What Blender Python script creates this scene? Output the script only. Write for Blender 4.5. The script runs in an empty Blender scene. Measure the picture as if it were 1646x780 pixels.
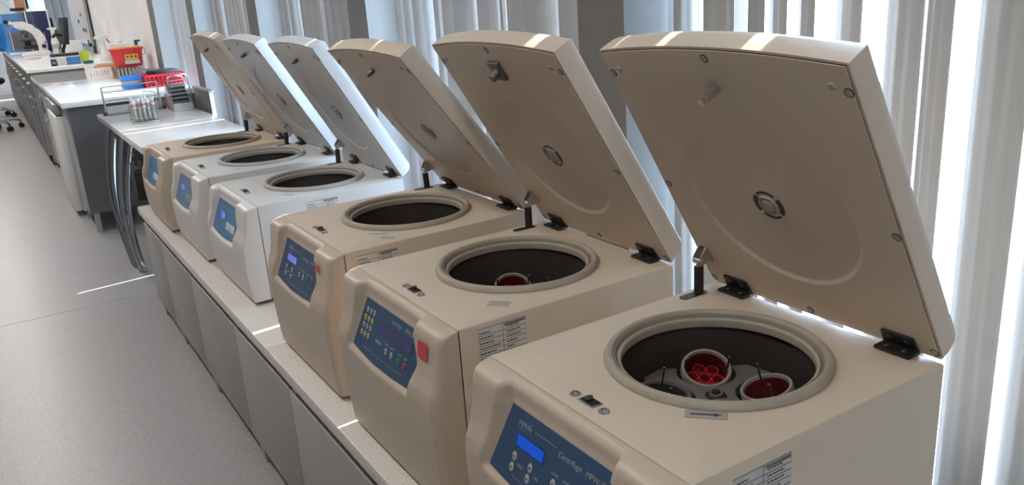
import bpy, bmesh, math, random
from mathutils import Vector, Matrix
random.seed(7)
PI = math.pi
S = bpy.context.scene
COL = S.collection

# ------------------------------------------------------------------ camera
def make_camera():
    F, yaw, pitch, roll = 1341.06, -0.5452, 0.3046, -0.0678
    cd = bpy.data.cameras.new('camera'); cam = bpy.data.objects.new('camera', cd); COL.objects.link(cam)
    cd.sensor_fit = 'HORIZONTAL'; cd.sensor_width = 36.0; cd.lens = F / 1646 * 36.0
    cd.clip_start = 0.02; cd.clip_end = 200
    cy, sy, cp, sp = math.cos(yaw), math.sin(yaw), math.cos(pitch), math.sin(pitch)
    f = Vector((cy*cp, sy*cp, -sp)); r = Vector((sy, -cy, 0)); u = r.cross(f)
    c, s = math.cos(roll), math.sin(roll)
    r2 = c*r + s*u; u2 = -s*r + c*u
    m = Matrix((r2, u2, -f)).transposed().to_4x4()
    m.translation = Vector((-0.8269, 0.4894, 1.4037))
    cam.matrix_world = m
    S.camera = cam
make_camera()

# ------------------------------------------------------------------ world, sun, fill lamps, exposure
W = bpy.data.worlds.new('sky'); S.world = W; W.use_nodes = True
wn = W.node_tree.nodes; bg = wn['Background']
bg.inputs[0].default_value = (0.58, 0.79, 1.0, 1); bg.inputs[1].default_value = 20.0
sd = bpy.data.lights.new('sun', 'SUN'); sun = bpy.data.objects.new('sun', sd); COL.objects.link(sun)
sd.energy = 26.0; sd.angle = math.radians(0.53); sd.color = (1.0, 0.95, 0.88)
SUN_DIR = Vector((-0.10, 1.0, -0.82)).normalized()
sun.rotation_euler = SUN_DIR.to_track_quat('-Z', 'Y').to_euler()
FILL_POWER = 21.5  # power of each fill lamp added at the ceiling
VS = S.view_settings
VS.view_transform = 'Standard'; VS.look = 'None'; VS.gamma = 1.0; VS.use_curve_mapping = False
VS.exposure = 0.09
S.cycles.max_bounces = 10; S.cycles.diffuse_bounces = 6; S.cycles.glossy_bounces = 4
S.cycles.transmission_bounces = 6; S.cycles.transparent_max_bounces = 16
S.cycles.sample_clamp_indirect = 6.0
S.cycles.caustics_reflective = False; S.cycles.caustics_refractive = False
S.cycles.use_denoising = True

# ------------------------------------------------------------------ materials
def mat(name, col, rough=0.5, metal=0.0, var=0.0, scale=6.0, bump=0.0, bscale=80.0, spec=None, coat=0.0):
    m = bpy.data.materials.new(name); m.use_nodes = True
    nt = m.node_tree; b = nt.nodes['Principled BSDF']
    b.inputs['Base Color'].default_value = (*col, 1); b.inputs['Roughness'].default_value = rough
    b.inputs['Metallic'].default_value = metal
    if spec is not None: b.inputs['Specular IOR Level'].default_value = spec
    if coat: b.inputs['Coat Weight'].default_value = coat
    tc = nt.nodes.new('ShaderNodeTexCoord')
    if var:
        n = nt.nodes.new('ShaderNodeTexNoise'); n.inputs['Scale'].default_value = scale; n.inputs['Detail'].default_value = 5
        nt.links.new(tc.outputs['Object'], n.inputs['Vector'])
        mx = nt.nodes.new('ShaderNodeMix'); mx.data_type = 'RGBA'
        mx.inputs[6].default_value = (*[max(0, c*(1-var)) for c in col], 1)
        mx.inputs[7].default_value = (*[min(1, c*(1+var)) for c in col], 1)
        nt.links.new(n.outputs['Fac'], mx.inputs[0]); nt.links.new(mx.outputs[2], b.inputs['Base Color'])
    if bump:
        n2 = nt.nodes.new('ShaderNodeTexNoise'); n2.inputs['Scale'].default_value = bscale; n2.inputs['Detail'].default_value = 3
        nt.links.new(tc.outputs['Object'], n2.inputs['Vector'])
        bp = nt.nodes.new('ShaderNodeBump'); bp.inputs['Strength'].default_value = bump; bp.inputs['Distance'].default_value = 0.002
        nt.links.new(n2.outputs['Fac'], bp.inputs['Height']); nt.links.new(bp.outputs[0], b.inputs['Normal'])
    return m

def speckle(name, base, dark, light, rough, sc=160.0, thr=0.66, var=0.05):
    m = mat(name, base, rough); nt = m.node_tree; b = nt.nodes['Principled BSDF']
    tc = nt.nodes['Texture Coordinate']
    def vor(scale):
        v = nt.nodes.new('ShaderNodeTexVoronoi'); v.inputs['Scale'].default_value = scale
        nt.links.new(tc.outputs['Object'], v.inputs['Vector']); return v
    def ramp(src, a, bb):
        r = nt.nodes.new('ShaderNodeMapRange'); r.inputs[1].default_value = a; r.inputs[2].default_value = bb
        nt.links.new(src, r.inputs[0]); return r.outputs[0]
    big = nt.nodes.new('ShaderNodeTexNoise'); big.inputs['Scale'].default_value = 1.5
    nt.links.new(tc.outputs['Object'], big.inputs['Vector'])
    m0 = nt.nodes.new('ShaderNodeMix'); m0.data_type = 'RGBA'
    m0.inputs[6].default_value = (*[c*(1-var) for c in base], 1); m0.inputs[7].default_value = (*[c*(1+var) for c in base], 1)
    nt.links.new(big.outputs['Fac'], m0.inputs[0])
    v = vor(sc); sep = nt.nodes.new('ShaderNodeSeparateColor'); nt.links.new(v.outputs['Color'], sep.inputs[0])
    m1 = nt.nodes.new('ShaderNodeMix'); m1.data_type = 'RGBA'; m1.inputs[7].default_value = (*dark, 1)
    nt.links.new(m0.outputs[2], m1.inputs[6]); nt.links.new(ramp(sep.outputs[0], thr, thr+.1), m1.inputs[0])
    m2 = nt.nodes.new('ShaderNodeMix'); m2.data_type = 'RGBA'; m2.inputs[7].default_value = (*light, 1)
    nt.links.new(m1.outputs[2], m2.inputs[6]); nt.links.new(ramp(sep.outputs[1], thr, thr+.1), m2.inputs[0])
    nt.links.new(m2.outputs[2], b.inputs['Base Color'])
    return m

def slat_mat():
    m = bpy.data.materials.new('blind_fabric'); m.use_nodes = True; nt = m.node_tree
    for n in list(nt.nodes): nt.nodes.remove(n)
    out = nt.nodes.new('ShaderNodeOutputMaterial'); d = nt.nodes.new('ShaderNodeBsdfDiffuse'); t = nt.nodes.new('ShaderNodeBsdfTranslucent')
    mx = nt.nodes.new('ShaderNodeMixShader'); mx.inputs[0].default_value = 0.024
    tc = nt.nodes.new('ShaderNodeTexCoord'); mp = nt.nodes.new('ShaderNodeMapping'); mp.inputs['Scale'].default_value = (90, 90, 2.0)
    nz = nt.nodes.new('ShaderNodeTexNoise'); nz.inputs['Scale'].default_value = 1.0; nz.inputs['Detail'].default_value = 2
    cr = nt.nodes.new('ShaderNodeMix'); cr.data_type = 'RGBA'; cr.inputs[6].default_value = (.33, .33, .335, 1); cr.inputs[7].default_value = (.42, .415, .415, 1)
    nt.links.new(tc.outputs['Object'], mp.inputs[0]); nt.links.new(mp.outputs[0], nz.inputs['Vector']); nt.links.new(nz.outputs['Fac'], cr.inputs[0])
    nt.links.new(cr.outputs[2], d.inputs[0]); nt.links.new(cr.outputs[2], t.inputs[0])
    nt.links.new(d.outputs[0], mx.inputs[1]); nt.links.new(t.outputs[0], mx.inputs[2]); nt.links.new(mx.outputs[0], out.inputs[0])
    return m

def clear_mat(name, tint=(1, 1, 1), gl=0.08, rough=0.02, milk=0.0):
    m = bpy.data.materials.new(name); m.use_nodes = True; nt = m.node_tree
    for n in list(nt.nodes): nt.nodes.remove(n)
    out = nt.nodes.new('ShaderNodeOutputMaterial'); t = nt.nodes.new('ShaderNodeBsdfTransparent'); g = nt.nodes.new('ShaderNodeBsdfGlossy')
    t.inputs[0].default_value = (*tint, 1); g.inputs['Roughness'].default_value = rough
    mx = nt.nodes.new('ShaderNodeMixShader'); mx.inputs[0].default_value = gl
    nt.links.new(t.outputs[0], mx.inputs[1]); nt.links.new(g.outputs[0], mx.inputs[2]); last = mx
    if milk:
        d = nt.nodes.new('ShaderNodeBsdfDiffuse'); d.inputs[0].default_value = (*tint, 1)
        m2 = nt.nodes.new('ShaderNodeMixShader'); m2.inputs[0].default_value = milk
        nt.links.new(mx.outputs[0], m2.inputs[1]); nt.links.new(d.outputs[0], m2.inputs[2]); last = m2
    nt.links.new(last.outputs[0], out.inputs[0])
    return m

def emit(name, col, strength):
    m = bpy.data.materials.new(name); m.use_nodes = True; b = m.node_tree.nodes['Principled BSDF']
    b.inputs['Base Color'].default_value = (*[c*.3 for c in col], 1)
    b.inputs['Emission Color'].default_value = (*col, 1); b.inputs['Emission Strength'].default_value = strength
    b.inputs['Roughness'].default_value = .25
    return m

M = {}
M['beige'] = mat('beige_paint', (.60, .50, .395), .42, var=.04, scale=9, bump=.08, bscale=260)
M['beige_front'] = mat('beige_plastic', (.53, .425, .335), .42, var=.05, scale=7, bump=.10, bscale=300)
M['beige_lid'] = mat('beige_lid_paint', (.60, .485, .38), .42, var=.05, scale=6, bump=.06, bscale=260)
M['grey'] = mat('light_grey_paint', (.60, .585, .575), .42, var=.03, scale=9, bump=.06, bscale=260)
M['grey_front'] = mat('light_grey_plastic', (.68, .65, .625), .42, var=.03, scale=9, bump=.06, bscale=260)
M['grey_lid'] = mat('cool_grey_lid_paint', (.62, .61, .61), .40, var=.03, scale=9, bump=.05, bscale=260)
M['gasket'] = mat('rubber_gasket', (.34, .295, .235), .5, var=.10, scale=20)
M['gasket_grey'] = mat('grey_rubber_gasket', (.36, .34, .315), .5, var=.08, scale=20)
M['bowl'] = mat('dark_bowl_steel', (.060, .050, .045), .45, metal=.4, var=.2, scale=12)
M['black'] = mat('black_plastic', (.012, .012, .013), .4, var=.2, scale=30)
M['hinge'] = mat('black_cast_metal', (.014, .014, .016), .38, var=.3, scale=40)
M['steel'] = mat('brushed_steel', (.62, .60, .58), .28, metal=1.0, var=.1, scale=30)
M['chrome'] = mat('chrome', (.78, .78, .78), .12, metal=1.0)
M['leg_chrome'] = mat('grey_chrome', (.36, .37, .38), .18, metal=1.0)
M['rotor_alu'] = mat('dark_rotor_aluminium', (.20, .19, .18), .45, metal=.5, var=.15, scale=40)
M['floor_seam'] = mat('vinyl_weld', (.33, .31, .30), .4)
M['pin_metal'] = mat('dull_dark_metal', (.13, .11, .095), .4, metal=.6, var=.2, scale=30)
M['alu'] = mat('cast_aluminium', (.36, .35, .34), .45, metal=.8, var=.15, scale=40)
M['panel_blue'] = mat('blue_foil', (.030, .075, .155), .38, var=.06, scale=10)
M['panel_light'] = mat('light_blue_foil', (.060, .205, .38), .38, var=.06, scale=10)
M['panel_pale'] = mat('faded_blue_foil', (.13, .22, .34), .38, var=.06, scale=10)
M['lcd'] = emit('lit_blue_lcd', (.0, .10, .75), .50)
M['lcd_pale'] = emit('lit_pale_lcd', (.16, .22, .85), .55)
M['lcd_off'] = mat('dim_blue_lcd', (.055, .06, .17), .12, var=.3, scale=14)
M['key_grey'] = mat('grey_key', (.40, .39, .37), .45)
M['key_white'] = mat('white_key', (.78, .78, .76), .45)
M['key_yellow'] = mat('yellow_key', (.62, .42, .06), .45)
M['key_green'] = mat('green_key', (.04, .25, .05), .45)
M['key_red'] = mat('red_key', (.50, .03, .06), .45)
M['print_light'] = mat('light_print', (.32, .34, .36), .5)
M['print_dark'] = mat('dark_print', (.03, .03, .035), .6)
M['paper'] = mat('label_paper', (.62, .60, .57), .55, var=.08, scale=60)
M['foil'] = mat('crumpled_clear_label', (.50, .48, .46), .22, var=.25, scale=50, bump=.9, bscale=60)
M['sticker_grey'] = mat('grey_sticker', (.33, .32, .30), .35, var=.06, scale=30)
M['tape_grey'] = mat('grey_tape', (.36, .34, .31), .35, var=.08, scale=30)
M['sticker_red'] = mat('red_sticker', (.62, .06, .055), .45, var=.06, scale=30)
M['bucket'] = mat('bucket_rim', (.33, .30, .26), .45, metal=.3, var=.1, scale=40)
M['insert_red'] = mat('red_insert', (.40, .012, .02), .35, var=.1, scale=40)
M['insert_dark'] = mat('dark_red_hole', (.10, .004, .008), .4)
M['insert_plum'] = mat('plum_liner', (.11, .015, .02), .4, var=.1, scale=40)
M['worktop'] = speckle('beige_speckled_stone', (.64, .59, .54), (.42, .36, .31), (.72, .68, .63), .30, sc=230, thr=.93, var=.03)
M['white_top'] = mat('white_glossy_top', (.86, .86, .86), .035, var=.02, scale=5, spec=.8)
M['white_edge'] = mat('white_edge_band', (.78, .77, .76), .3, var=.02)
M['cab'] = mat('grey_laminate', (.34, .325, .318), .42, var=.03, scale=4, bump=.05, bscale=200)
M['cab_dark'] = mat('dark_grey_laminate', (.115, .112, .115), .40, var=.04, scale=4)
M['cab_mid'] = mat('mid_grey_laminate', (.30, .31, .33), .25, var=.04, scale=4)
M['gap'] = mat('shadow_gap', (.02, .018, .017), .7)  # near-black: painted shade in the cabinet gaps, dark joint at the cover seam
M['floor'] = speckle('speckled_vinyl', (.305, .289, .286), (.195, .18, .176), (.41, .397, .393), .36, sc=330, thr=.88, var=.05)
M['wall'] = mat('white_wall', (.50, .49, .47), .7, var=.04, scale=3)
M['ceiling'] = mat('ceiling_paint', (.66, .65, .63), .8, var=.03, scale=3)
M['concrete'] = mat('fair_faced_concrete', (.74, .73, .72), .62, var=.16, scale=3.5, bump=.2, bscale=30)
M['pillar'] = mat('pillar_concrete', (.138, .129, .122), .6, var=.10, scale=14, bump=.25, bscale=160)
M['frame'] = mat('grey_window_frame', (.22, .225, .24), .4, var=.05, scale=10)
M['frame_white'] = mat('white_window_frame', (.70, .72, .74), .35, var=.03, scale=10)
M['slat'] = slat_mat()
M['glass'] = clear_mat('window_glass', (.97, .985, 1.0), .05)
M['tube_glass'] = clear_mat('tube_glass', (.93, .95, .95), .18, milk=.25)
M['clear_plastic'] = clear_mat('clear_plastic', (.80, .84, .88), .10, milk=.10)
M['blue_clear'] = clear_mat('clear_blue_plastic', (.25, .50, .78), .12, milk=.45)
M['white_plastic'] = mat('white_plastic', (.80, .80, .79), .35, var=.02)
M['red_plastic'] = mat('red_plastic', (.62, .025, .04), .35, var=.06, scale=14)
M['orange_plastic'] = mat('orange_plastic', (.72, .28, .05), .4, var=.06, scale=14)
M['yellow_label'] = mat('yellow_label', (.68, .42, .04), .5, var=.1, scale=40)
M['blue_plastic'] = mat('blue_plastic', (.02, .20, .58), .35, var=.06, scale=14)
M['navy'] = mat('navy_blue_plastic', (.018, .026, .10), .35, var=.12, scale=9)
M['lime'] = mat('lime_plastic', (.50, .60, .03), .35, var=.06, scale=14)
M['teal'] = mat('dark_teal_plastic', (.02, .12, .12), .4, var=.06, scale=14)
M['cyan'] = mat('cyan_card', (.06, .42, .60), .5, var=.06, scale=14)
M['brown_tray'] = mat('taupe_plastic', (.15, .125, .11), .4, var=.12, scale=20)
M['wood'] = mat('orange_wood', (.42, .17, .07), .5, var=.18, scale=7)
M['bag'] = mat('black_fabric', (.022, .022, .026), .75, var=.3, scale=30)
M['red_print'] = mat('red_print', (.62, .05, .05), .5)
M['board'] = mat('white_board', (.66, .68, .72), .3, var=.08, scale=6)
M['green'] = mat('green_plastic', (.02, .20, .08), .4)
M['spray_label'] = mat('grey_label_print', (.45, .45, .47), .5, var=.3, scale=40)

# ------------------------------------------------------------------ mesh helpers
def nb(): return bmesh.new()

def box(bm, c, s, rot=None, bev=0.0, seg=2):
    r = bmesh.ops.create_cube(bm, size=1.0)
    vs = r['verts']
    mt = Matrix.Translation(Vector(c)) @ (rot.to_4x4() if rot else Matrix()) @ Matrix.Diagonal((*s, 1))
    bmesh.ops.transform(bm, matrix=mt, verts=vs)
    if bev:
        es = list({e for v in vs for e in v.link_edges})
        bmesh.ops.bevel(bm, geom=es, offset=bev, segments=seg, affect='EDGES', profile=.5)
    return vs

def box2(bm, a, b, bev=0.0, seg=2):
    return box(bm, [(a[i]+b[i])/2 for i in range(3)], [abs(b[i]-a[i]) for i in range(3)], bev=bev, seg=seg)

def cyl(bm, a, b, r, r2=None, n=16, cap=True):
    a = Vector(a); b = Vector(b); d = b-a
    q = d.to_track_quat('Z', 'Y').to_matrix().to_4x4()
    bmesh.ops.create_cone(bm, cap_ends=cap, segments=n, radius1=r, radius2=r if r2 is None else r2, depth=d.length,
                          matrix=Matrix.Translation((a+b)/2) @ q)

def tube(bm, pts, r, n=8, closed=False, flat=None):
    pts = [Vector(p) for p in pts]; N = len(pts); rings = []
    up = Vector((0, 0, 1))
    prev = None
    for i, p in enumerate(pts):
        if closed: t = (pts[(i+1) % N]-pts[i-1])
        else: t = pts[min(i+1, N-1)]-pts[max(i-1, 0)]
        t.normalize()
        if prev is None:
            x = t.cross(up)
            if x.length < .05: x = t.cross(Vector((1, 0, 0)))
        else:
            x = prev - t*prev.dot(t)
        x.normalize(); prev = x; y = t.cross(x)
        fx, fy = flat if flat else (1, 1)
        rings.append([bm.verts.new(p + r*(math.cos(2*PI*k/n)*x*fx + math.sin(2*PI*k/n)*y*fy)) for k in range(n)])
    M_ = N if closed else N-1
    for i in range(M_):
        a, b = rings[i], rings[(i+1) % N]
        for k in range(n): bm.faces.new((a[k], a[(k+1) % n], b[(k+1) % n], b[k]))
    if not closed:
        bm.faces.new(rings[0][::-1]); bm.faces.new(rings[-1])

def lathe(bm, prof, n=48, origin=(0, 0, 0), mt=None, close=False):
    o = Vector(origin); rings = []
    for (r, z) in prof:
        if r < 1e-6: rings.append([bm.verts.new((mt @ Vector((0, 0, z)) if mt else Vector((0, 0, z))) + o)])
        else:
            ring = []
            for k in range(n):
                v = Vector((r*math.cos(2*PI*k/n), r*math.sin(2*PI*k/n), z))
                ring.append(bm.verts.new((mt @ v if mt else v) + o))
            rings.append(ring)
    pairs = list(zip(rings[:-1], rings[1:]))
    if close: pairs.append((rings[-1], rings[0]))
    for a, b in pairs:
        if len(a) == 1 and len(b) == 1: continue
        for k in range(n):
            k2 = (k+1) % n
            if len(a) == 1: bm.faces.new((a[0], b[k], b[k2]))
            elif len(b) == 1: bm.faces.new((a[k], b[0], a[k2]))
            else: bm.faces.new((a[k], b[k], b[k2], a[k2]))

def prism(bm, pts, fn, a, b):
    """polygon pts (list of 2-tuples) extruded between levels a and b; fn(p, level) -> 3-D point"""
    lo = [bm.verts.new(fn(p, a)) for p in pts]; hi = [bm.verts.new(fn(p, b)) for p in pts]
    n = len(pts)
    bm.faces.new(lo[::-1]); bm.faces.new(hi)
    for i in range(n): bm.faces.new((lo[i], lo[(i+1) % n], hi[(i+1) % n], hi[i]))

def smooth_by_angle(me, deg):
    for p in me.polygons: p.use_smooth = True
    try: me.set_sharp_from_angle(angle=math.radians(deg))
    except Exception: pass

def obj(name, bm, m, parent=None, kind=None, smooth=35, mt=None, label=None):
    bmesh.ops.recalc_face_normals(bm, faces=bm.faces[:])
    me = bpy.data.meshes.new(name); bm.to_mesh(me); bm.free()
    if smooth: smooth_by_angle(me, smooth)
    ms = m if isinstance(m, (list, tuple)) else [m]
    for k in ms: me.materials.append(M[k] if isinstance(k, str) else k)
    o = bpy.data.objects.new(name, me); COL.objects.link(o)
    if parent: o.parent = parent
    if mt is not None: o.matrix_local = mt
    if kind: o['kind'] = kind
    if label: o['label'] = label
    return o

def inst(name, src, parent=None, mt=None):
    o = bpy.data.objects.new(name, src.data); COL.objects.link(o)
    if parent: o.parent = parent
    if mt is not None: o.matrix_local = mt
    return o

def thing(name, label, cat, loc=(0, 0, 0), rz=0.0, group=None):
    o = bpy.data.objects.new(name, None); COL.objects.link(o)
    o.empty_display_size = .05
    o.location = loc; o.rotation_euler = (0, 0, rz)
    o['label'] = label; o['category'] = cat
    if group: o['group'] = group
    return o

def tag(o, label, cat, group=None):
    o['label'] = label; o['category'] = cat
    if group: o['group'] = group
    return o

def tree_copy(o, parent=None):
    c = o.copy(); COL.objects.link(c); c.parent = parent
    for ch in o.children: tree_copy(ch, c)
    return c

def text(name, body, size, m, parent, mt, shear=0.0, align='LEFT', xs=1.0, ext=0.0002):
    cu = bpy.data.curves.new(name, 'FONT'); cu.body = body; cu.size = size; cu.shear = shear
    cu.align_x = align; cu.align_y = 'CENTER'; cu.extrude = ext; cu.space_character = xs
    cu.materials.append(M[m]); cu.resolution_u = 3
    tmp = bpy.data.objects.new('tmp_text', cu)
    me = bpy.data.meshes.new_from_object(tmp); me.name = name
    bpy.data.objects.remove(tmp)
    o = bpy.data.objects.new(name, me); COL.objects.link(o); o.parent = parent; o.matrix_local = mt
    return o

def sstep(a, b, x):
    t = min(1, max(0, (x-a)/(b-a))); return t*t*(3-2*t)

def interp(pts, z):
    if z <= pts[0][0]: return pts[0][1]
    for (a, ya), (b, yb) in zip(pts, pts[1:]):
        if z <= b:
            t = (z-a)/(b-a); return ya + (yb-ya)*t
    return pts[-1][1]

# ------------------------------------------------------------------ room shell
ZC = 0.505                      # height of the low worktop
X0, X1, Y0, Y1, ZT = -3.0, 17.5, -1.02, 5.0, 3.0
bm = nb(); box2(bm, (X0, Y0-.3, -.06), (X1, Y1, 0)); obj('floor', bm, 'floor', kind='structure')
bm = nb(); box2(bm, (X0, Y0-.3, ZT), (X1, Y1, ZT+.1)); obj('ceiling', bm, 'ceiling', kind='structure')
bm = nb(); box2(bm, (X0, Y1, 0), (X1, Y1+.1, ZT)); obj('wall_left', bm, 'wall', kind='structure')
bm = nb(); box2(bm, (X0-.1, Y0-.3, 0), (X0, Y1, ZT)); obj('wall_near', bm, 'wall', kind='structure')
bm = nb(); box2(bm, (X1, Y0-.3, 0), (X1+.1, Y1, ZT)); obj('wall_far', bm, 'concrete', kind='structure')
# floor seam (welded joint of the vinyl)
bm = nb(); box2(bm, (3.585, 0.08, 0), (3.590, 4.9, .0008)); obj('trim_1', bm, 'floor_seam', kind='structure')

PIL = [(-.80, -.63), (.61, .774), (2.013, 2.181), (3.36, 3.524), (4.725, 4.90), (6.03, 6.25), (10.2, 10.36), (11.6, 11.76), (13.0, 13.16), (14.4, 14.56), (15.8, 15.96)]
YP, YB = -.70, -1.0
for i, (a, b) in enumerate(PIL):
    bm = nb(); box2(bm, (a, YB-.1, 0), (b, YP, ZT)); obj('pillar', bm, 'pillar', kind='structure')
bm = nb(); box2(bm, (6.25, YB, 0), (10.2, YP-.02, ZT)); obj('wall_concrete', bm, 'concrete', kind='structure')
BAYS = [(-2.2, -.80), (-.63, .61), (.774, 2.013), (2.181, 3.36), (3.524, 4.725), (4.90, 6.03), (10.36, 11.6), (11.76, 13.0), (13.16, 14.4), (14.56, 15.8), (15.96, 17.4)]
bm = nb(); box2(bm, (X0, YB-.12, 2.86), (X1, YB+.02, ZT)); obj('trim_2', bm, 'wall', kind='structure')
bm = nb(); box2(bm, (X0, YB-.12, 0), (-2.2, YB+.02, 2.86)); obj('wall_window', bm, 'wall', kind='structure')
for i, (a, b) in enumerate(BAYS):
    w = bpy.data.objects.new('window_%d' % (i+1), None); COL.objects.link(w); w.location = ((a+b)/2, YB-.05, 0); w['kind'] = 'structure'
    h = (b-a)/2; wh = 2.86
    bm = nb()
    for s in (-1, 1): box(bm, (s*(h-.03), 0, wh/2), (.06, .07, wh), bev=.004)
    box(bm, (0, 0, .05), (2*h-.12, .07, .10), bev=.004); box(bm, (0, 0, wh-.04), (2*h-.12, .07, .08), bev=.004)
    obj('window_frame', bm, 'frame_white', w)
    bm = nb(); box(bm, (0, 0, wh/2), (2*h-.12, .008, wh-.18)); obj('pane', bm, 'glass', w)

# ------------------------------------------------------------------ unseen fill lamps at the ceiling, added to light the room
for i, (x, y) in enumerate([(-1.2, 0.8), (1.4, 0.8), (4.0, 0.8), (5.6, 0.8), (7.2, 0.8), (8.8, 0.8), (10.4, 0.8), (12.0, 0.8), (13.6, 0.8), (15.2, 0.8)]):
    t = thing('fill_lamp', 'added unseen fill lamp over the aisle, %s from the camera end' % ('first', 'second', 'third', 'fourth', 'fifth', 'sixth', 'seventh', 'eighth', 'ninth', 'tenth')[i], 'lamp', (x, y, ZT), 0, 'added fill lamps over the aisle')
    bm = nb(); box2(bm, (-.62, -.16, -.06), (.62, .16, -.0), bev=.006); obj('housing', bm, 'white_plastic', t)
    ld = bpy.data.lights.new('fill_light', 'AREA'); ld.shape = 'RECTANGLE'; ld.size = 1.2; ld.size_y = .28; ld.energy = FILL_POWER
    ld.color = (1.0, .955, .90)
    lo = bpy.data.objects.new('fill_light', ld); COL.objects.link(lo); lo.parent = t; lo.location = (0, 0, -.075)

# ------------------------------------------------------------------ vertical blinds
def slat_mesh(w):
    bm = nb(); n = 10; H0, H1 = .06, 2.78
    def row(z, off):
        out = []
        for k in range(n+1):
            t = k/n - .5
            out.append(bm.verts.new((t*w, .008*math.cos(t*PI)-.004 + .0022*math.sin(t*22+1) + off, z)))
        return out
    a, b = row(H0, 0), row(H1, 0)
    c, d = row(H0, .0012), row(H1, .0012)
    for k in range(n):
        bm.faces.new((a[k], a[k+1], b[k+1], b[k])); bm.faces.new((c[k+1], c[k], d[k], d[k+1]))
    for p, q, r, s in ((a[0], b[0], d[0], c[0]), (a[-1], c[-1], d[-1], b[-1])): bm.faces.new((p, q, r, s))
    bm.faces.new([*a, *c[::-1]]); bm.faces.new([*b[::-1], *d])
    bmesh.ops.recalc_face_normals(bm, faces=bm.faces[:])
    me = bpy.data.meshes.new('slat'); bm.to_mesh(me); bm.free(); smooth_by_angle(me, 50); me.materials.append(M['slat'])
    return me
SLAT = slat_mesh(.127)
YS = -.86
def blind(label, slats, a, b):
    t = thing('vertical_blind', label, 'blind', ((a+b)/2, YS, 0))
    cx = (a+b)/2
    bm = nb(); box2(bm, (a-cx+.01, -.025, 2.80), (b-cx-.01, .025, 2.84), bev=.004); obj('headrail', bm, 'white_plastic', t)
    bm = nb(); box2(bm, (a-cx+.01, -.02, 2.84), (b-cx-.01, .02, 3.0)); obj('rail_bracket', bm, 'white_plastic', t)
    for (x, ang, w) in slats:
        o = bpy.data.objects.new('slat', SLAT); COL.objects.link(o); o.parent = t
        o.location = (x-cx, random.uniform(-.004, .004), 0); o.rotation_euler = (0, 0, math.radians(ang)); o.scale = (w/.127, 1, 1)
    return t
# bay beside the closest centrifuge: slats as they hang, some apart
B0 = [(.572, 52, .08), (.495, 20, .072), (.39, -30, .105), (.338, -24, .08), (.267, -34, .102), (.1765, -30, .119), (.067, -10, .088), (.0, -14, .062),
      (-.108, -12, .102), (-.208, -24, .122), (-.30, -30, .12), (-.395, -30, .127), (-.49, -30, .127), (-.575, -30, .127)]
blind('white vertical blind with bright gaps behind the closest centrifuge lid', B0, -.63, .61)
def run(a, b, gaps, ang=19, lo=.012):
    """slats over a bay: three turned open beside the pillar, then overlapping ones, with sun slits at the given (centre, width)"""
    out = [(b-.040, 54, .127), (b-.108, 50, .127), (b-.178, 42, .127)]; hi = b-.222
    for g, w in sorted(gaps, reverse=True) + [(a+lo, 0)]:
        L = hi-(g+w/2)
        if L > .02:
            c = .127*math.cos(math.radians(ang)); n = max(1, math.ceil((L-c)/.098)+1)
            if n == 1: out.append(((hi+g+w/2)/2, ang, L/math.cos(math.radians(ang))))
            else:
                for q in range(n):
                    out.append((hi-c/2-(L-c)*q/(n-1), ang+(random.uniform(-3, 0) if 0 < q < n-1 else 0), .127))
        hi = g-w/2
    return out
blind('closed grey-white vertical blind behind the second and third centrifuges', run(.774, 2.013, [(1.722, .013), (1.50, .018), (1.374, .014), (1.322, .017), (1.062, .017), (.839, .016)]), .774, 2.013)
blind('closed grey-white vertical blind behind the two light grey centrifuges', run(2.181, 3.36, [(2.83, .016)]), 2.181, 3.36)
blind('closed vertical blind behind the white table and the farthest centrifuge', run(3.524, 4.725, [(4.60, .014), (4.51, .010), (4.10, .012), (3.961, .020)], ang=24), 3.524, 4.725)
blind('vertical blind between the table and the concrete wall', [(5.99-.097*q, 48+(q*37 % 9)-4, .127) for q in range(11)] + [(4.942, 15, .10)], 4.90, 6.03)  # last slat added to block a sun streak on the floor
blind('vertical blind out beside the camera', [(-2.15+.095*q, -19, .127) for q in range(14)], -2.2, -.80)
for (a, b), w_ in zip([(10.36, 11.6), (11.76, 13.0), (13.16, 14.4), (14.56, 15.8), (15.96, 17.4)], ('first', 'second', 'third', 'fourth', 'fifth')):
    blind('%s added vertical blind beyond the concrete wall' % w_, [(b-.05-.095*q, 16, .127) for q in range(12)], a, b)  # closed blinds added to keep daylight off the far wall

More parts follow.
